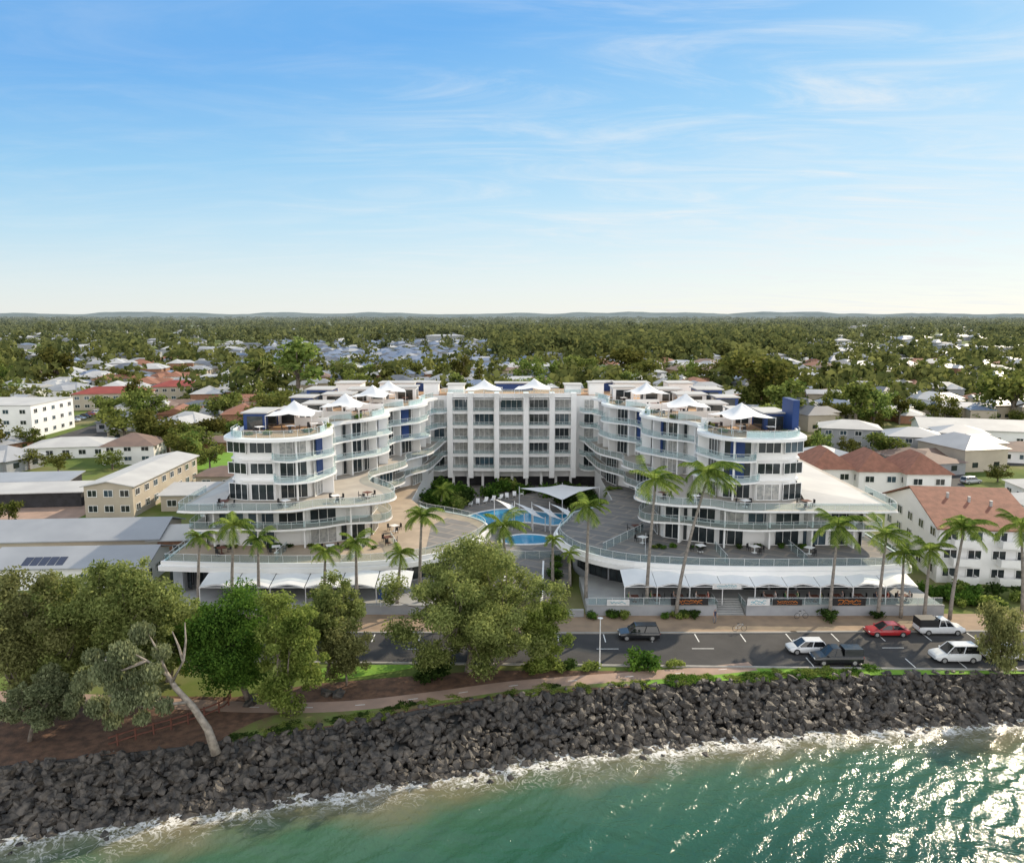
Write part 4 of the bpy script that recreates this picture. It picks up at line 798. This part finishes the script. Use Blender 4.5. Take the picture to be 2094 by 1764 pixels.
reg('house','cream house with pink roof near the right edge','house',128,196,14,10,3.,-.3,'hip',1.8,'white','brownroof',1,4,3)
reg('warehouse','long white roofed hall at the right edge','hall',140,226,44,16,4,-.3,'gable',2.2,'white','roofwhite',1,8,3)
reg('house','grey two storey house by the back street','house',120,212,12,10,5.2,-.3,'hip',1.6,'greywall','greyroof',2,3,3)
reg('house','white house at the right edge behind the gabled apartments','house',92,128,16,12,5.4,-.1,'hip',2,'white','roofwhite',2,4,3)
reg('house','low white roofed house on the far right street','house',106,150,16,11,3.4,-.1,'hip',1.6,'white','roofwhite',1,4,3)
g=MB(); c=smooth([(74,133),(86,150),(96,175),(112,190),(150,196),(260,205)],5); g.sheet(offs(c,4)+offs(c,-4)[::-1],.02); tag(g.build('road','asphalt'),kind='structure')
g=MB(); g.sheet([(-135,220),(-112,222),(-118,262),(-138,262)],.02); tag(g.build('car_park','asphalt'),kind='structure')
g=MB(); g.sheet([(-105,128),(-77.5,134),(-78,168),(-112,168)],.02); tag(g.build('forecourt','path'),kind='structure')
g=MB(); g.sheet([(-75,184),(-55,186),(-52,220),(-84,220)],.02); tag(g.build('lawn','lawn'),kind='structure')
# random suburb
def hproto(seed):
    r=random.Random(seed); w_=r.uniform(11,17); d_=r.uniform(9,12); h=r.choice([3,3,3.2,5.4]); rh=r.uniform(1.6,2.6); a,b=w_/2+.6,d_/2+.6
    g=MB(); g.box((0,0,h/2),(w_,d_,h))
    for i in range(4): g.box((-w_/2+w_*(i+.5)/4,-d_/2-.01,1.6),(1.5,.08,1.2),0,1); g.box((w_/2*(1 if i%2 else -1)+.01,-d_/2+d_*(i//2+.5)/2,1.6),(.08,1.5,1.2),0,1)
    q=MB(); rz_=rh if r.random()<.7 else rh*.7; e_=.9 if rz_==rh else 0
    q.add([(-a,-b,h-.2),(a,-b,h-.2),(a,b,h-.2),(-a,b,h-.2),(-a+b*e_,0,h+rz_),(a-b*e_,0,h+rz_)],[(0,1,5,4),(1,2,5),(2,3,4,5),(3,0,4),(3,2,1,0)])
    if r.random()<.6:
        a2,b2,y0=w_*.24+.5,d_*.3+.5,-d_*.75; g.box((w_*.2,y0,h/2-.05),(w_*.48,d_*.6,h-.1)); q.add([(w_*.2-a2,y0-b2,h-.22),(w_*.2+a2,y0-b2,h-.22),(w_*.2+a2,0,h-.22),(w_*.2-a2,0,h-.22),(w_*.2,y0-b2+a2*.8,h+rz_*.7),(w_*.2,0,h+rz_*.7)],[(0,1,4),(1,2,5,4),(3,0,4,5)])
    return g,q
RMs=[('white',mat('sub_roof_white',(.50,.50,.50),None,.2,.5)),('pale grey',mat('sub_roof_pale',(.35,.36,.38),None,.2,.5)),('blue grey',mat('sub_roof_blue',(.18,.225,.32),None,.2,.5)),('dark grey',mat('sub_roof_dark',(.12,.135,.165),None,.2,.6)),('terracotta',mat('sub_roof_terra',(.30,.14,.09),None,.2,.8)),('brown',M['brownroof'])]
WMs=['white','beige','greywall','beige','brick']
HP=[hproto(s) for s in range(7)]; HM={}
def hm(k,rmi,wm):
    if (k,rmi,wm) not in HM: g,q=HP[k]; HM[k,rmi,wm]=(g.mesh('wall',[wm,'glass']),q.mesh('roof',RMs[rmi][1]))
    return HM[k,rmi,wm]
def free(x,y,r):
    if y<190 and abs(x)<57: return False
    if -75<x<-50 and y<222: return False
    if y<186 and abs(x)<85: return False
    for a,b,c in occ:
        if (a-x)**2+(b-y)**2<(c+r)**2: return False
    return True
hs_=[]
y=186.
while y<600:
    x=-(y*.68+20)
    while x<y*.68+20:
        xx=x+R.uniform(-4,4)+ (y*.13); yy=y+R.uniform(-4,4)
        dens=.9 if noise.noise(Vector((xx*.006,yy*.006,1)))>-.3 else .45
        if R.random()<dens and abs(xx)<yy*.7 and free(xx,yy,6): hs_.append((xx,yy,R.choice([.2,.2+math.pi/2,-.25]),R.choice([0,0,0,1,1,1,2,3,4,5])))
        x+=18
    y+=22
est=[]
for j in range(26):
    for i in range(17):
        yy=510+j*21; xx=-.30*yy+i*(.31*yy/15)+R.uniform(-5,5)
        if R.random()<.78: est.append((xx,yy+R.uniform(-6,6),R.choice([.3,.3+math.pi/2,.9]),R.choice([1,2,2,2,3,3,0])))
hs_.sort(key=lambda h:h[1]); hs_=[h for h in hs_ if not(h[1]>495 and -.32*h[1]<h[0]<.03*h[1])]
allh=hs_[:300]
for x,y,rz,rmi in allh:
    wl=R.choice(WMs); k=R.randrange(7); a_,b_=hm(k,rmi,wl); zone='left' if x<-.2*y else 'right' if x>.2*y else 'middle'; dn='near' if y<260 else 'mid distance' if y<340 else 'far'
    B=empty('suburban_house','suburban house with %s roof among trees, %s %s of the view'%(RMs[rmi][0],dn,zone),'house',(x,y,0),rz,'suburban houses behind the resort'); link('wall',a_,B); link('roof',b_,B); occ.append((x,y,6))
g=MB()
def stuffhouse(x,y,rz,w_,d_,h,rh,m):
    c,s=math.cos(rz),math.sin(rz); T=lambda p:(x+p[0]*c-p[1]*s,y+p[0]*s+p[1]*c,p[2]); a,b=w_/2,d_/2
    g.add([T(p) for p in((-a,-b,0),(a,-b,0),(a,b,0),(-a,b,0),(-a,-b,h),(a,-b,h),(a,b,h),(-a,b,h))],[(0,1,5,4),(1,2,6,5),(2,3,7,6),(3,0,4,7)],0)
    a+=.5;b+=.5; g.add([T(p) for p in((-a,-b,h-.1),(a,-b,h-.1),(a,b,h-.1),(-a,b,h-.1),(-a+b,0,h+rh),(a-b,0,h+rh))],[(0,1,5,4),(1,2,5),(2,3,4,5),(3,0,4)],m)
for x,y,rz,rmi in est+hs_[300:]:
    stuffhouse(x,y,rz,R.uniform(11,18),R.uniform(8,12),R.choice([2.8,3,3.4]),R.uniform(1.8,2.8),1+min(rmi,4))
    if y<600: occ.append((x,y,5))
for i in range(800):
    y=600+1700*R.random()**1.5; x=R.uniform(-.68,.68)*y
    if -.32*y<x<.03*y and y<1080: continue
    if x>-.05*y and x<.25*y and y>700: continue
    stuffhouse(x,y,R.choice([.2,1.77]),R.uniform(12,24),R.uniform(9,13),R.choice([3,4,5,6]),R.uniform(1,2.2),R.choice([1,1,1,2,2,2,3,4]))
for x,y,w_ in((-90,1080,50),(-190,1120,60),(30,1110,40),(330,900,40),(420,700,30),(-330,800,40)): stuffhouse(x,y,.2,w_,22,8,1.5,1)
tag(g.build('distant_houses',['greywall']+[r[1] for r in RMs[:5]]),'distant suburb of pale roofs stretching toward the forest','houses',kind='stuff')
# background trees
def bgproto(seed,shape):
    r=random.Random(seed)
    if shape=='pine': cl=[(r.gauss(0,.04)*(1),r.gauss(0,.04),.12+.85*t,.20*(1.05-t)) for t in [i/11 for i in range(12)]]; V,Fc=crownV(cl,520,.03,1.5,False,.6)
    elif shape=='tall': cl=[(r.uniform(-.17,.17),r.uniform(-.17,.17),r.uniform(.38,.9),r.uniform(.09,.16)) for _ in range(14)]; V,Fc=crownV(cl,1000,.025,1.5)
    else: cl=[(r.uniform(-.34,.34),r.uniform(-.34,.34),r.uniform(.30,.80),r.uniform(.10,.19)) for _ in range(20)]; V,Fc=crownV(cl,1600,.025,1.4)
    t=MB(); t.tube([(0,0,0),(.01,0,.3),(0,.01,.6)],[.035,.025,.01],6)
    for c in cl[:6]: t.tube([(0,0,.3),(c[0]*.6,c[1]*.6,c[2]*.8),c[:3]],[.014,.01,.005],4)
    tv=np.array(t.v); tf=np.array([f for f in t.f if len(f)==4])
    return npmesh('tree',np.concatenate([V,tv]),np.concatenate([Fc,tf+len(V)]),['lf_bg','bark'],[0]*len(Fc)+[1]*len(tf))
BT=[bgproto(1,'round'),bgproto(2,'round'),bgproto(3,'tall'),bgproto(4,'pine'),bgproto(5,'round'),bgproto(6,'tall')]
KN=['round leafy','broad leafy','tall open','dark conical pine','spreading','tall narrow']
def bgtree(x,y,h,k,wd=1.,lab=None,grp='suburban trees'):
    zone='left' if x<-.2*y else 'right' if x>.2*y else 'middle'; dn='near' if y<230 else 'mid distance' if y<330 else 'far'
    o=link('tree',BT[k],None,(x,y,0),R.uniform(0,6.3),(h*wd,h*wd,h)); tag(o,lab or '%s green tree among the suburban houses, %s %s of the view'%(KN[k],dn,zone),'tree',grp)
nt=0
for px,py,hp,k,wd,lab in [(255,905,80,0,1.3,'round dark tree left of the two broad dark trees behind the motel'),(345,925,90,1,1.3,'broad dark tree behind the beige motel roof'),(310,862,60,4,1.4,'leafy tree below the red motel roofs'),(395,930,70,0,1.2,'dark tree right of the motel roof'),(230,960,45,4,1.3,'short garden tree by the raised white house'),(20,1075,60,0,.9,'tree at the left edge beside the grey sheds'),(610,815,125,2,1.4,'tall olive tree behind the left wing roof'),(120,800,90,2,1.3,'olive tree behind the white commercial building'),(980,800,75,3,.9,'norfolk pine just behind the central block'),(1412,800,80,3,.8,'norfolk pine behind the right wing'),(1560,850,145,0,1.3,'big olive tree behind the right wing roof'),(1790,860,75,0,1.2,'dark round tree amid the right houses'),(1690,860,95,3,.7,'tall dark pine right of the big olive tree'),(2070,870,130,1,1.3,'large dark tree at the right edge of the suburb'),(1630,870,60,4,1.4,'leafy tree beside the blue fin wall'),(1080,790,65,4,1.3,'leafy tree behind the central roof canopies'),(800,790,55,0,1.3,'round tree behind the left wing roof rooms'),(905,795,55,2,1.3,'tall tree left of the norfolk pine'),(1300,790,60,1,1.4,'broad tree behind the right wing roof rooms'),(430,960,55,0,1.2,'tree between the brick shed and the left wing'),(1610,985,45,0,1.2,'tree right beside the right wing near townhouses'),(2040,985,40,4,1.2,'small tree on the back street corner'),(60,960,45,1,1.5,'hedge tree in front of the white garden house'),(120,965,40,0,1.6,'second hedge tree in front of the white garden house'),(1270,775,75,1,1.5,'large spreading tree on the forest edge behind the right wing'),(700,775,45,4,1.4,'leafy tree in front of the grey roofed estate'),(520,790,70,0,1.3,'big tree left of the tall olive tree'),(1480,800,80,1,1.4,'broad tree left of the big olive tree'),(1900,790,65,4,1.3,'spreading tree far right amid the roofs'),(1180,780,60,0,1.5,'round tree right of the central roof canopies')]:
    x,y=G(px,py); bgtree(x,y,hp*DEP(y,0)/F,k,wd,lab,None); nt+=1; occ.append((x,y,3))
t=0
while nt<312 and t<9000:
    t+=1; y=180+ (R.random()**1.1)*260; x=R.uniform(-.7,.7)*y
    if not free(x,y,.6): continue
    if 118<-x<140 and 215<y<265: continue
    if x>70 and y<215 and abs(y-np.interp(x,[74,86,96,112,150,260],[133,150,175,190,196,205]))<8: continue
    k=R.choice([0,0,1,1,2,4,4,5,3]); bgtree(x,y,R.choice([1,1,1,1.5])*R.uniform(4.5,9.5)*(1.25 if k in(2,3,5) else 1),k,R.uniform(.9,1.4)); nt+=1
# forest as stuff
T=[]
for i in range(1100):
    y=300+R.random()*330; x=R.uniform(-.7,.7)*y
    if -.32*y<x<.03*y and y>495 and R.random()<.6: continue
    if not free(x,y,.5): continue
    s_=R.choice([.7,.8,1,1.7]); T.append((x,y,R.uniform(5,9)*s_,R.uniform(6,9)*s_))
for i in range(1700):
    y=560+R.random()*560; x=R.uniform(-.7,.7)*y
    if -.32*y<x<.03*y and 495<y<1060 and R.random()<.68: continue
    d=noise.noise(Vector((x*.008,y*.008,4)))
    if d<-.15 and not(-.02*y<x<.4*y): continue
    s_=R.choice([.7,.9,1,1.8]); T.append((x,y,R.uniform(6,11)*s_,R.uniform(6,11)*s_))
for i in range(1000):
    y=620+R.random()*700; x=R.uniform(-.03,.36)*y; T.append((x,y,R.uniform(12,24),R.uniform(10,20)))
for i in range(2300):
    y=1050+1500*R.random(); x=R.uniform(-.7,.7)*y
    if noise.noise(Vector((x*.004,y*.004,8)))<-.22: continue
    T.append((x,y,R.uniform(8,17)+(6 if noise.noise(Vector((x*.003,y*.003,2)))>.1 else 0),R.uniform(12,24)))
for i in range(2300):
    y=2500+4500*R.random()**1.3; x=R.uniform(-.7,.7)*y; T.append((x,y,R.uniform(10,24),R.uniform(30,70)))
T=np.array(T); k=54; n=len(T); Tr=np.repeat(T,k,axis=0)
u=NR.normal(size=(n*k,3)); u/=np.linalg.norm(u,axis=1,keepdims=True); u*=NR.uniform(.5,1.08,(n*k,1))
P=np.stack([Tr[:,0]+u[:,0]*Tr[:,3]/2,Tr[:,1]+u[:,1]*Tr[:,3]/2,Tr[:,2]*(.56+.44*u[:,2])],-1)
V,Fc=leafV(P,u+.7*NR.normal(size=u.shape)+np.array([0,0,.2]),np.minimum(Tr[:,3],Tr[:,2]*1.3)*.113*NR.uniform(.6,1.3,n*k),1.3)
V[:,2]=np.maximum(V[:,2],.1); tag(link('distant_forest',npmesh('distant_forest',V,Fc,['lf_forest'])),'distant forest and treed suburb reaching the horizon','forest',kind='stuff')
# ---------------------------------------------------------------- cars
tyre=MB(); tyre.tube([(0,-.11,0),(0,.11,0)],.34,16); TY=tyre.mesh('tyre','black'); rim=MB(); rim.tube([(0,-.125,0),(0,.125,0)],.21,10); RI=rim.mesh('rim','metal')
M['cargl']=mat('car_glass',(.012,.014,.017),None,1,.04,spec=.7); M['lamp']=mat('headlamp',(.75,.75,.72),None,2,.1); M['tail']=mat('tail_lamp',(.4,.02,.02),None,2,.2)
def car(name,label,cat,x,y,rz,L,Wd,H,pm,kind,z=.02):
    B=empty(name,label,cat,(x,y,z),rz); hb=H*.57 if kind!='sedan' else H*.6; hw=Wd/2; g=MB()
    st=[(-.5,.5,hb*.86,.86),(-.485,.33,hb*.97,.95),(-.40,.27,hb,1),(-.2,.26,hb,1),(.1,.26,hb,1),(.24,.26,hb*.985,1),(.38,.27,hb*.9,.99),(.46,.3,hb*.83,.94),(.495,.4,hb*.7,.84)]
    if kind=='sedan': st[0]=(-.5,.5,hb*.8,.84); st[1]=(-.48,.33,hb*.93,.93); st[2]=(-.36,.27,hb*.98,1)
    rings=[[(f*L,-hw*k*.93,zb),(f*L,-hw*k,zb+.18),(f*L,-hw*k*1.0,(zb+zt_)/2+.08),(f*L,-hw*k*.95,zt_-.06),(f*L,-hw*k*.88,zt_),(f*L,hw*k*.88,zt_),(f*L,hw*k*.95,zt_-.06),(f*L,hw*k*1.0,(zb+zt_)/2+.08),(f*L,hw*k,zb+.18),(f*L,hw*k*.93,zb)] for f,zb,zt_,k in st]
    g.loft(rings)
    r0,r1,f0,f1={'suv':(-.485,-.43,.25,.09),'hatch':(-.475,-.36,.29,.09),'sedan':(-.40,-.2,.25,.05),'ute':(-.08,-.04,.26,.12)}[kind]
    bw,tw=hw*.87,hw*.72; bt=[(r0*L,-bw),(f0*L,-bw),(f0*L,bw),(r0*L,bw)]; tp=[(r1*L,-tw),(f1*L,-tw),(f1*L,tw),(r1*L,tw)]
    ro=[[(a,b,H-.09) for a,b in tp],[(a,b*.97,H-.03) for a,b in tp],[(a*.93+(r1+f1)*L*.035,b*.85,H) for a,b in tp]]
    g.loft([[(p[0]*1.02,p[1]*1.03,p[2]) for p in ro[0]]]+ro[1:])
    def pil(a,b,r=.05): g.tube([a,b],r,4)
    for i in range(4): pil((bt[i][0],bt[i][1],hb-.02),(tp[i][0],tp[i][1],H-.06))
    m0=(r0+f0)/2*L;m1=(r1+f1)/2*L
    for sg in(-1,1): pil((m0,sg*bw,hb-.02),(m1,sg*tw,H-.06)); g.box((f0*L-.15,sg*(hw+.08),hb+.05),(.16,.14,.12))
    g.local('body',pm,B,False)
    q=MB(); q.loft([[(a,b,hb-.03) for a,b in bt],[(a,b,H-.07) for a,b in tp]]); q.local('window_glass','cargl',B)
    for fx in(-.31,.31):
        for sg in(-1,1): wv=link('wheel',TY,B,(fx*L,sg*(hw-.1),.34)); link('rim',RI,wv)
    for sg in(-1,1):
        q=MB(); q.box((.478*L,sg*hw*.68,hb*.7),(.12,.3,.14)); q.local('headlight','lamp',B); q=MB(); q.box((-.492*L,sg*hw*.76,hb*.78),(.08,.2,.22)); q.local('tail_light','tail',B)
    q=MB(); q.box((0,0,.36),(L*.985,Wd*.9,.16)); q.local('bumper','black',B)
    return B
pw,pb,pr_,pg=paint('car_white',(.72,.73,.74)),paint('car_black',(.012,.013,.016)),paint('car_red',(.38,.02,.025)),paint('car_silver',(.42,.44,.46))
def cp(px,py): x,y=G(px,py); return x,y+.9
car('parked_car','black suv parked alone at the far kerb before the cafe','car',*cp(1308,1311),math.pi,4.6,1.85,1.68,pb,'suv')
car('parked_car','white hatchback driving in the middle of the road','car',*cp(1655,1340),math.pi,4.2,1.75,1.5,pw,'hatch')
b=car('pickup_truck','black pickup truck with dark canopy on the near side of the road','pickup truck',*cp(1716,1362),math.pi,5.2,1.88,1.8,pb,'ute')
g=MB(); g.box((-1.55,0,1.35),(2.0,1.6,.75),0,0,(.95,.9)); g.local('canopy',pb,b)
car('parked_car','red sedan parked at the far kerb before the palms','car',*cp(1820,1304),math.pi,4.7,1.82,1.44,pr_,'sedan')
b=car('pickup_truck','white pickup truck with black tray cover at the far kerb','pickup truck',*cp(1928,1300),0,5.3,1.88,1.8,pw,'ute')
g=MB(); g.box((-1.55,0,1.42),(2.15,1.75,.85),0,0,(.96,.92)); g.local('tray_box','black',b)
car('parked_car','white four wheel drive on the near side by the right edge','car',*cp(1960,1357),math.pi,4.8,1.9,1.85,pw,'suv')
car('parked_car','white car cut by the right edge behind the wispy tree','car',*cp(2062,1352),math.pi,4.8,1.85,1.5,pw,'sedan')
for i,(px,py,r_,pm,lab) in enumerate([(1920,978,.3,pw,'white car on the back street, left of two'),(1985,988,.3,pg,'silver car on the back street, right of two'),(355,1088,.2,pg,'silver car parked beside the grey shed on the left')]):
    x,y=G(px,py); car('parked_car',lab,'car',x,y,r_,4.6,1.82,1.6,pm,'suv')
for i in range(5): x,y=G(150+i*12,862-i*4); car('parked_car','small car in the car park beside the white commercial building','car',x,y,.1,4.5,1.8,1.5,[pw,pg,pb,pr_,pw][i],'sedan')['group']='cars in the left car park'
# ---------------------------------------------------------------- street furniture
x,y=G(1226,1366); B=empty('street_lamp','slim white street lamp on the seaward kerb','street lamp',(x,y,0)); g=MB(); g.tube([(x,y,0),(x,y,2.5),(x,y,5.3)],[.09,.06,.05],8); g.build('pole','pole',B); g=MB(); g.tube([(x,y,5.3),(x,y,5.42)],[.07,.3],8); g.tube([(x,y,5.42),(x,y,5.5)],[.3,.05],8); g.build('lamp_head','pole',B)
x=xat(781,93,2); B=empty('umbrella','closed blue umbrella beside the left cafe','umbrella',(x,92,1.2)); g=MB(); g.tube([(x,92,1.2),(x,92,4.2)],.04); g.build('pole','pole',B); g=MB(); g.tube([(x,92,2.2),(x,92,2.6),(x,92,4.1)],[.3,.26,.06],8); g.build('canopy','blue',B)
pts=[G(222,1530),G(290,1508),G(380,1482),G(460,1450),G(472,1420)]; B=empty('timber_fence','reddish timber post and rail fence above the rocks','fence',(*pts[2],0)); fp=smooth(pts,4)
for p,nr,st in along(fp,1.3): g=MB(); g.box((p.x,p.y,.55),(.12,.12,1.1)); g.build('post','timber',B)
for z in(.35,.9): g=MB(); g.strip(fp,z,z+.12,.06); g.build('rail','timber',B)
for i,(px,py) in enumerate([(670,1420),(690,1422),(512,1440)]): x,y=G(px,py); o=link('boulder',RP[i],None,(x,y,.2),R.random()*6,1.3); tag(o,'boulder in the mulch near the footpath, %s'%['left of a pair','right of a pair','under the dark round tree'][i],'boulder')
def bicycle(px,py,lab):
    x,y=G(px,py); B=empty('bicycle',lab,'bicycle',(x,y,.13),.1)
    for X_ in(-.52,.52): g=MB(); g.tube([(X_+.33*math.cos(a),0,.34+.33*math.sin(a)) for a in [i*math.pi/9 for i in range(19)]],.025,5); g.local('wheel','black',B)
    g=MB()
    for p in([(-.52,0,.34),(-.15,0,.85)],[(-.15,0,.85),(-.05,0,.35)],[(-.05,0,.35),(.4,0,.8)],[(-.15,0,.8),(.4,0,.85)],[(.36,0,.95),(.52,0,.34)],[(-.52,0,.34),(-.05,0,.35)]): g.tube(p,.025,5)
    g.local('frame','metal',B); g=MB(); g.box((-.17,0,.92),(.25,.12,.07)); g.local('saddle','black',B); g=MB(); g.tube([(.34,-.28,.98),(.36,0,.96),(.34,.28,.98)],.02,5); g.local('handlebar','black',B)
bicycle(1512,1292,'bicycle leaning at the kerb below the cafe steps'); bicycle(1638,1266,'bicycle on the pavement by the cafe wall')
# people
def person(sit):
    vs=[];es=[];rd=[]
    def v(p,r,par=None):
        vs.append(p); rd.append(r)
        if par is not None: es.append((par,len(vs)-1))
        return len(vs)-1
    if sit: pel=v((0,0,.52),.14); ch=v((0,.02,.92),.15,v((0,.02,.72),.135,pel))
    else: pel=v((0,0,.95),.14); ch=v((0,0,1.36),.15,v((0,0,1.15),.13,pel))
    z0=vs[ch][2]; nk=v((0,0,z0+.16),.055,ch); hd=v((0,-.02,z0+.3),.1,nk); v((0,-.01,z0+.4),.075,hd); v((0,-.12,z0+.29),.025,hd)
    for s in(-1,1):
        sh=v((s*.19,0,z0+.07),.065,ch); el=v((s*.26,-.06,z0-.22),.048,sh); ha=v((s*.2,-.3,z0-.2) if sit else (s*.27,-.12,z0-.48),.036,el); pa=v((s*.19,-.37,z0-.19) if sit else (s*.27,-.15,z0-.56),.038,ha)
        b=Vector(vs[pa]); dr=(b-Vector(vs[ha])).normalized()
        for k in range(5): o=Vector(((k-2)*.018*1.0,0,.0)); f1=v(tuple(b+o+dr*(.05+.01*(2-abs(k-2)))),.0095,pa); v(tuple(b+o*1.1+dr*(.085+.012*(2-abs(k-2)))+Vector((0,0,-.015))),.008,f1)
        hp=v((s*.1,0,vs[pel][2]-.04),.095,pel)
        if sit: kn=v((s*.12,-.42,.5),.068,hp); an=v((s*.12,-.42,.1),.045,kn); v((s*.12,-.56,.05),.04,an)
        else: kn=v((s*.11,-.12*s,.5),.066,hp); an=v((s*.11,.12*s*-.2,.1),.045,kn); v((s*.11,-.14,.05),.04,an)
    me=bpy.data.meshes.new('person'); me.from_pydata(vs,es,[]); o=link('tmp',me); m=o.modifiers.new('s','SKIN')
    for i,d in enumerate(me.skin_vertices[0].data): d.radius=(rd[i],rd[i]); d.use_root=(i==0)
    m.use_smooth_shade=True; o.modifiers.new('u','SUBSURF').levels=1
    dg=bpy.context.evaluated_depsgraph_get(); r=bpy.data.meshes.new_from_object(o.evaluated_get(dg)); bpy.data.objects.remove(o); r.name='person'; return r,z0
bpy.context.view_layer.update()
SIT,zs=person(True); STD,zd=person(False)
def cloth(me,z0,top,bot,sit):
    m=me.copy(); m.materials.clear()
    for q_ in('skin',top,bot,'hair'): m.materials.append(M[q_])
    for p in m.polygons:
        c=p.center; hip=.56 if sit else .95
        p.material_index=3 if c.z>z0+.33 or (c.z>z0+.22 and c.y>.01) else 0 if c.z>z0+.13 or (abs(c.x)>.22) or (c.y<-.15 and c.z>z0-.35) else 1 if c.z>hip else 2
        if c.z<.12: p.material_index=3
    return m
tops=['c_white','c_red','c_green','c_grey','cloth_n']; SMs=[cloth(SIT,zs,t,'cloth_n',True) for t in tops]
cn={'c_white':'white','c_red':'red','c_green':'green','c_grey':'grey','cloth_n':'navy'}
for i in range(13):
    x=15+i*2.75
    if 24<x<29: continue
    y=93.3+R.uniform(0,.6); tag(link('cafe_table',TBM,None,(x,y,1.28)),'small square table on the right cafe deck under the awnings','table','tables of the right cafe')
    for sg in(-1,1):
        o=link('cafe_chair',CHM,None,(x+sg*.75,y,1.28),sg*-math.pi/2); tag(o,'black chair at a table on the right cafe deck','chair','chairs of the right cafe')
        if R.random()<.8:
            k=R.randrange(5); tag(link('person',SMs[k],None,(x+sg*.75,y,1.26),sg*-math.pi/2),'person in a %s top seated at a right cafe table'%cn[tops[k]],'person','diners on the right cafe deck')
x,y=G(1461,1276); tag(link('person',cloth(STD,zd,'cloth_n','c_grey',False),None,(x,y,.13),.6),'person in dark clothes walking on the pavement near the steps','person')
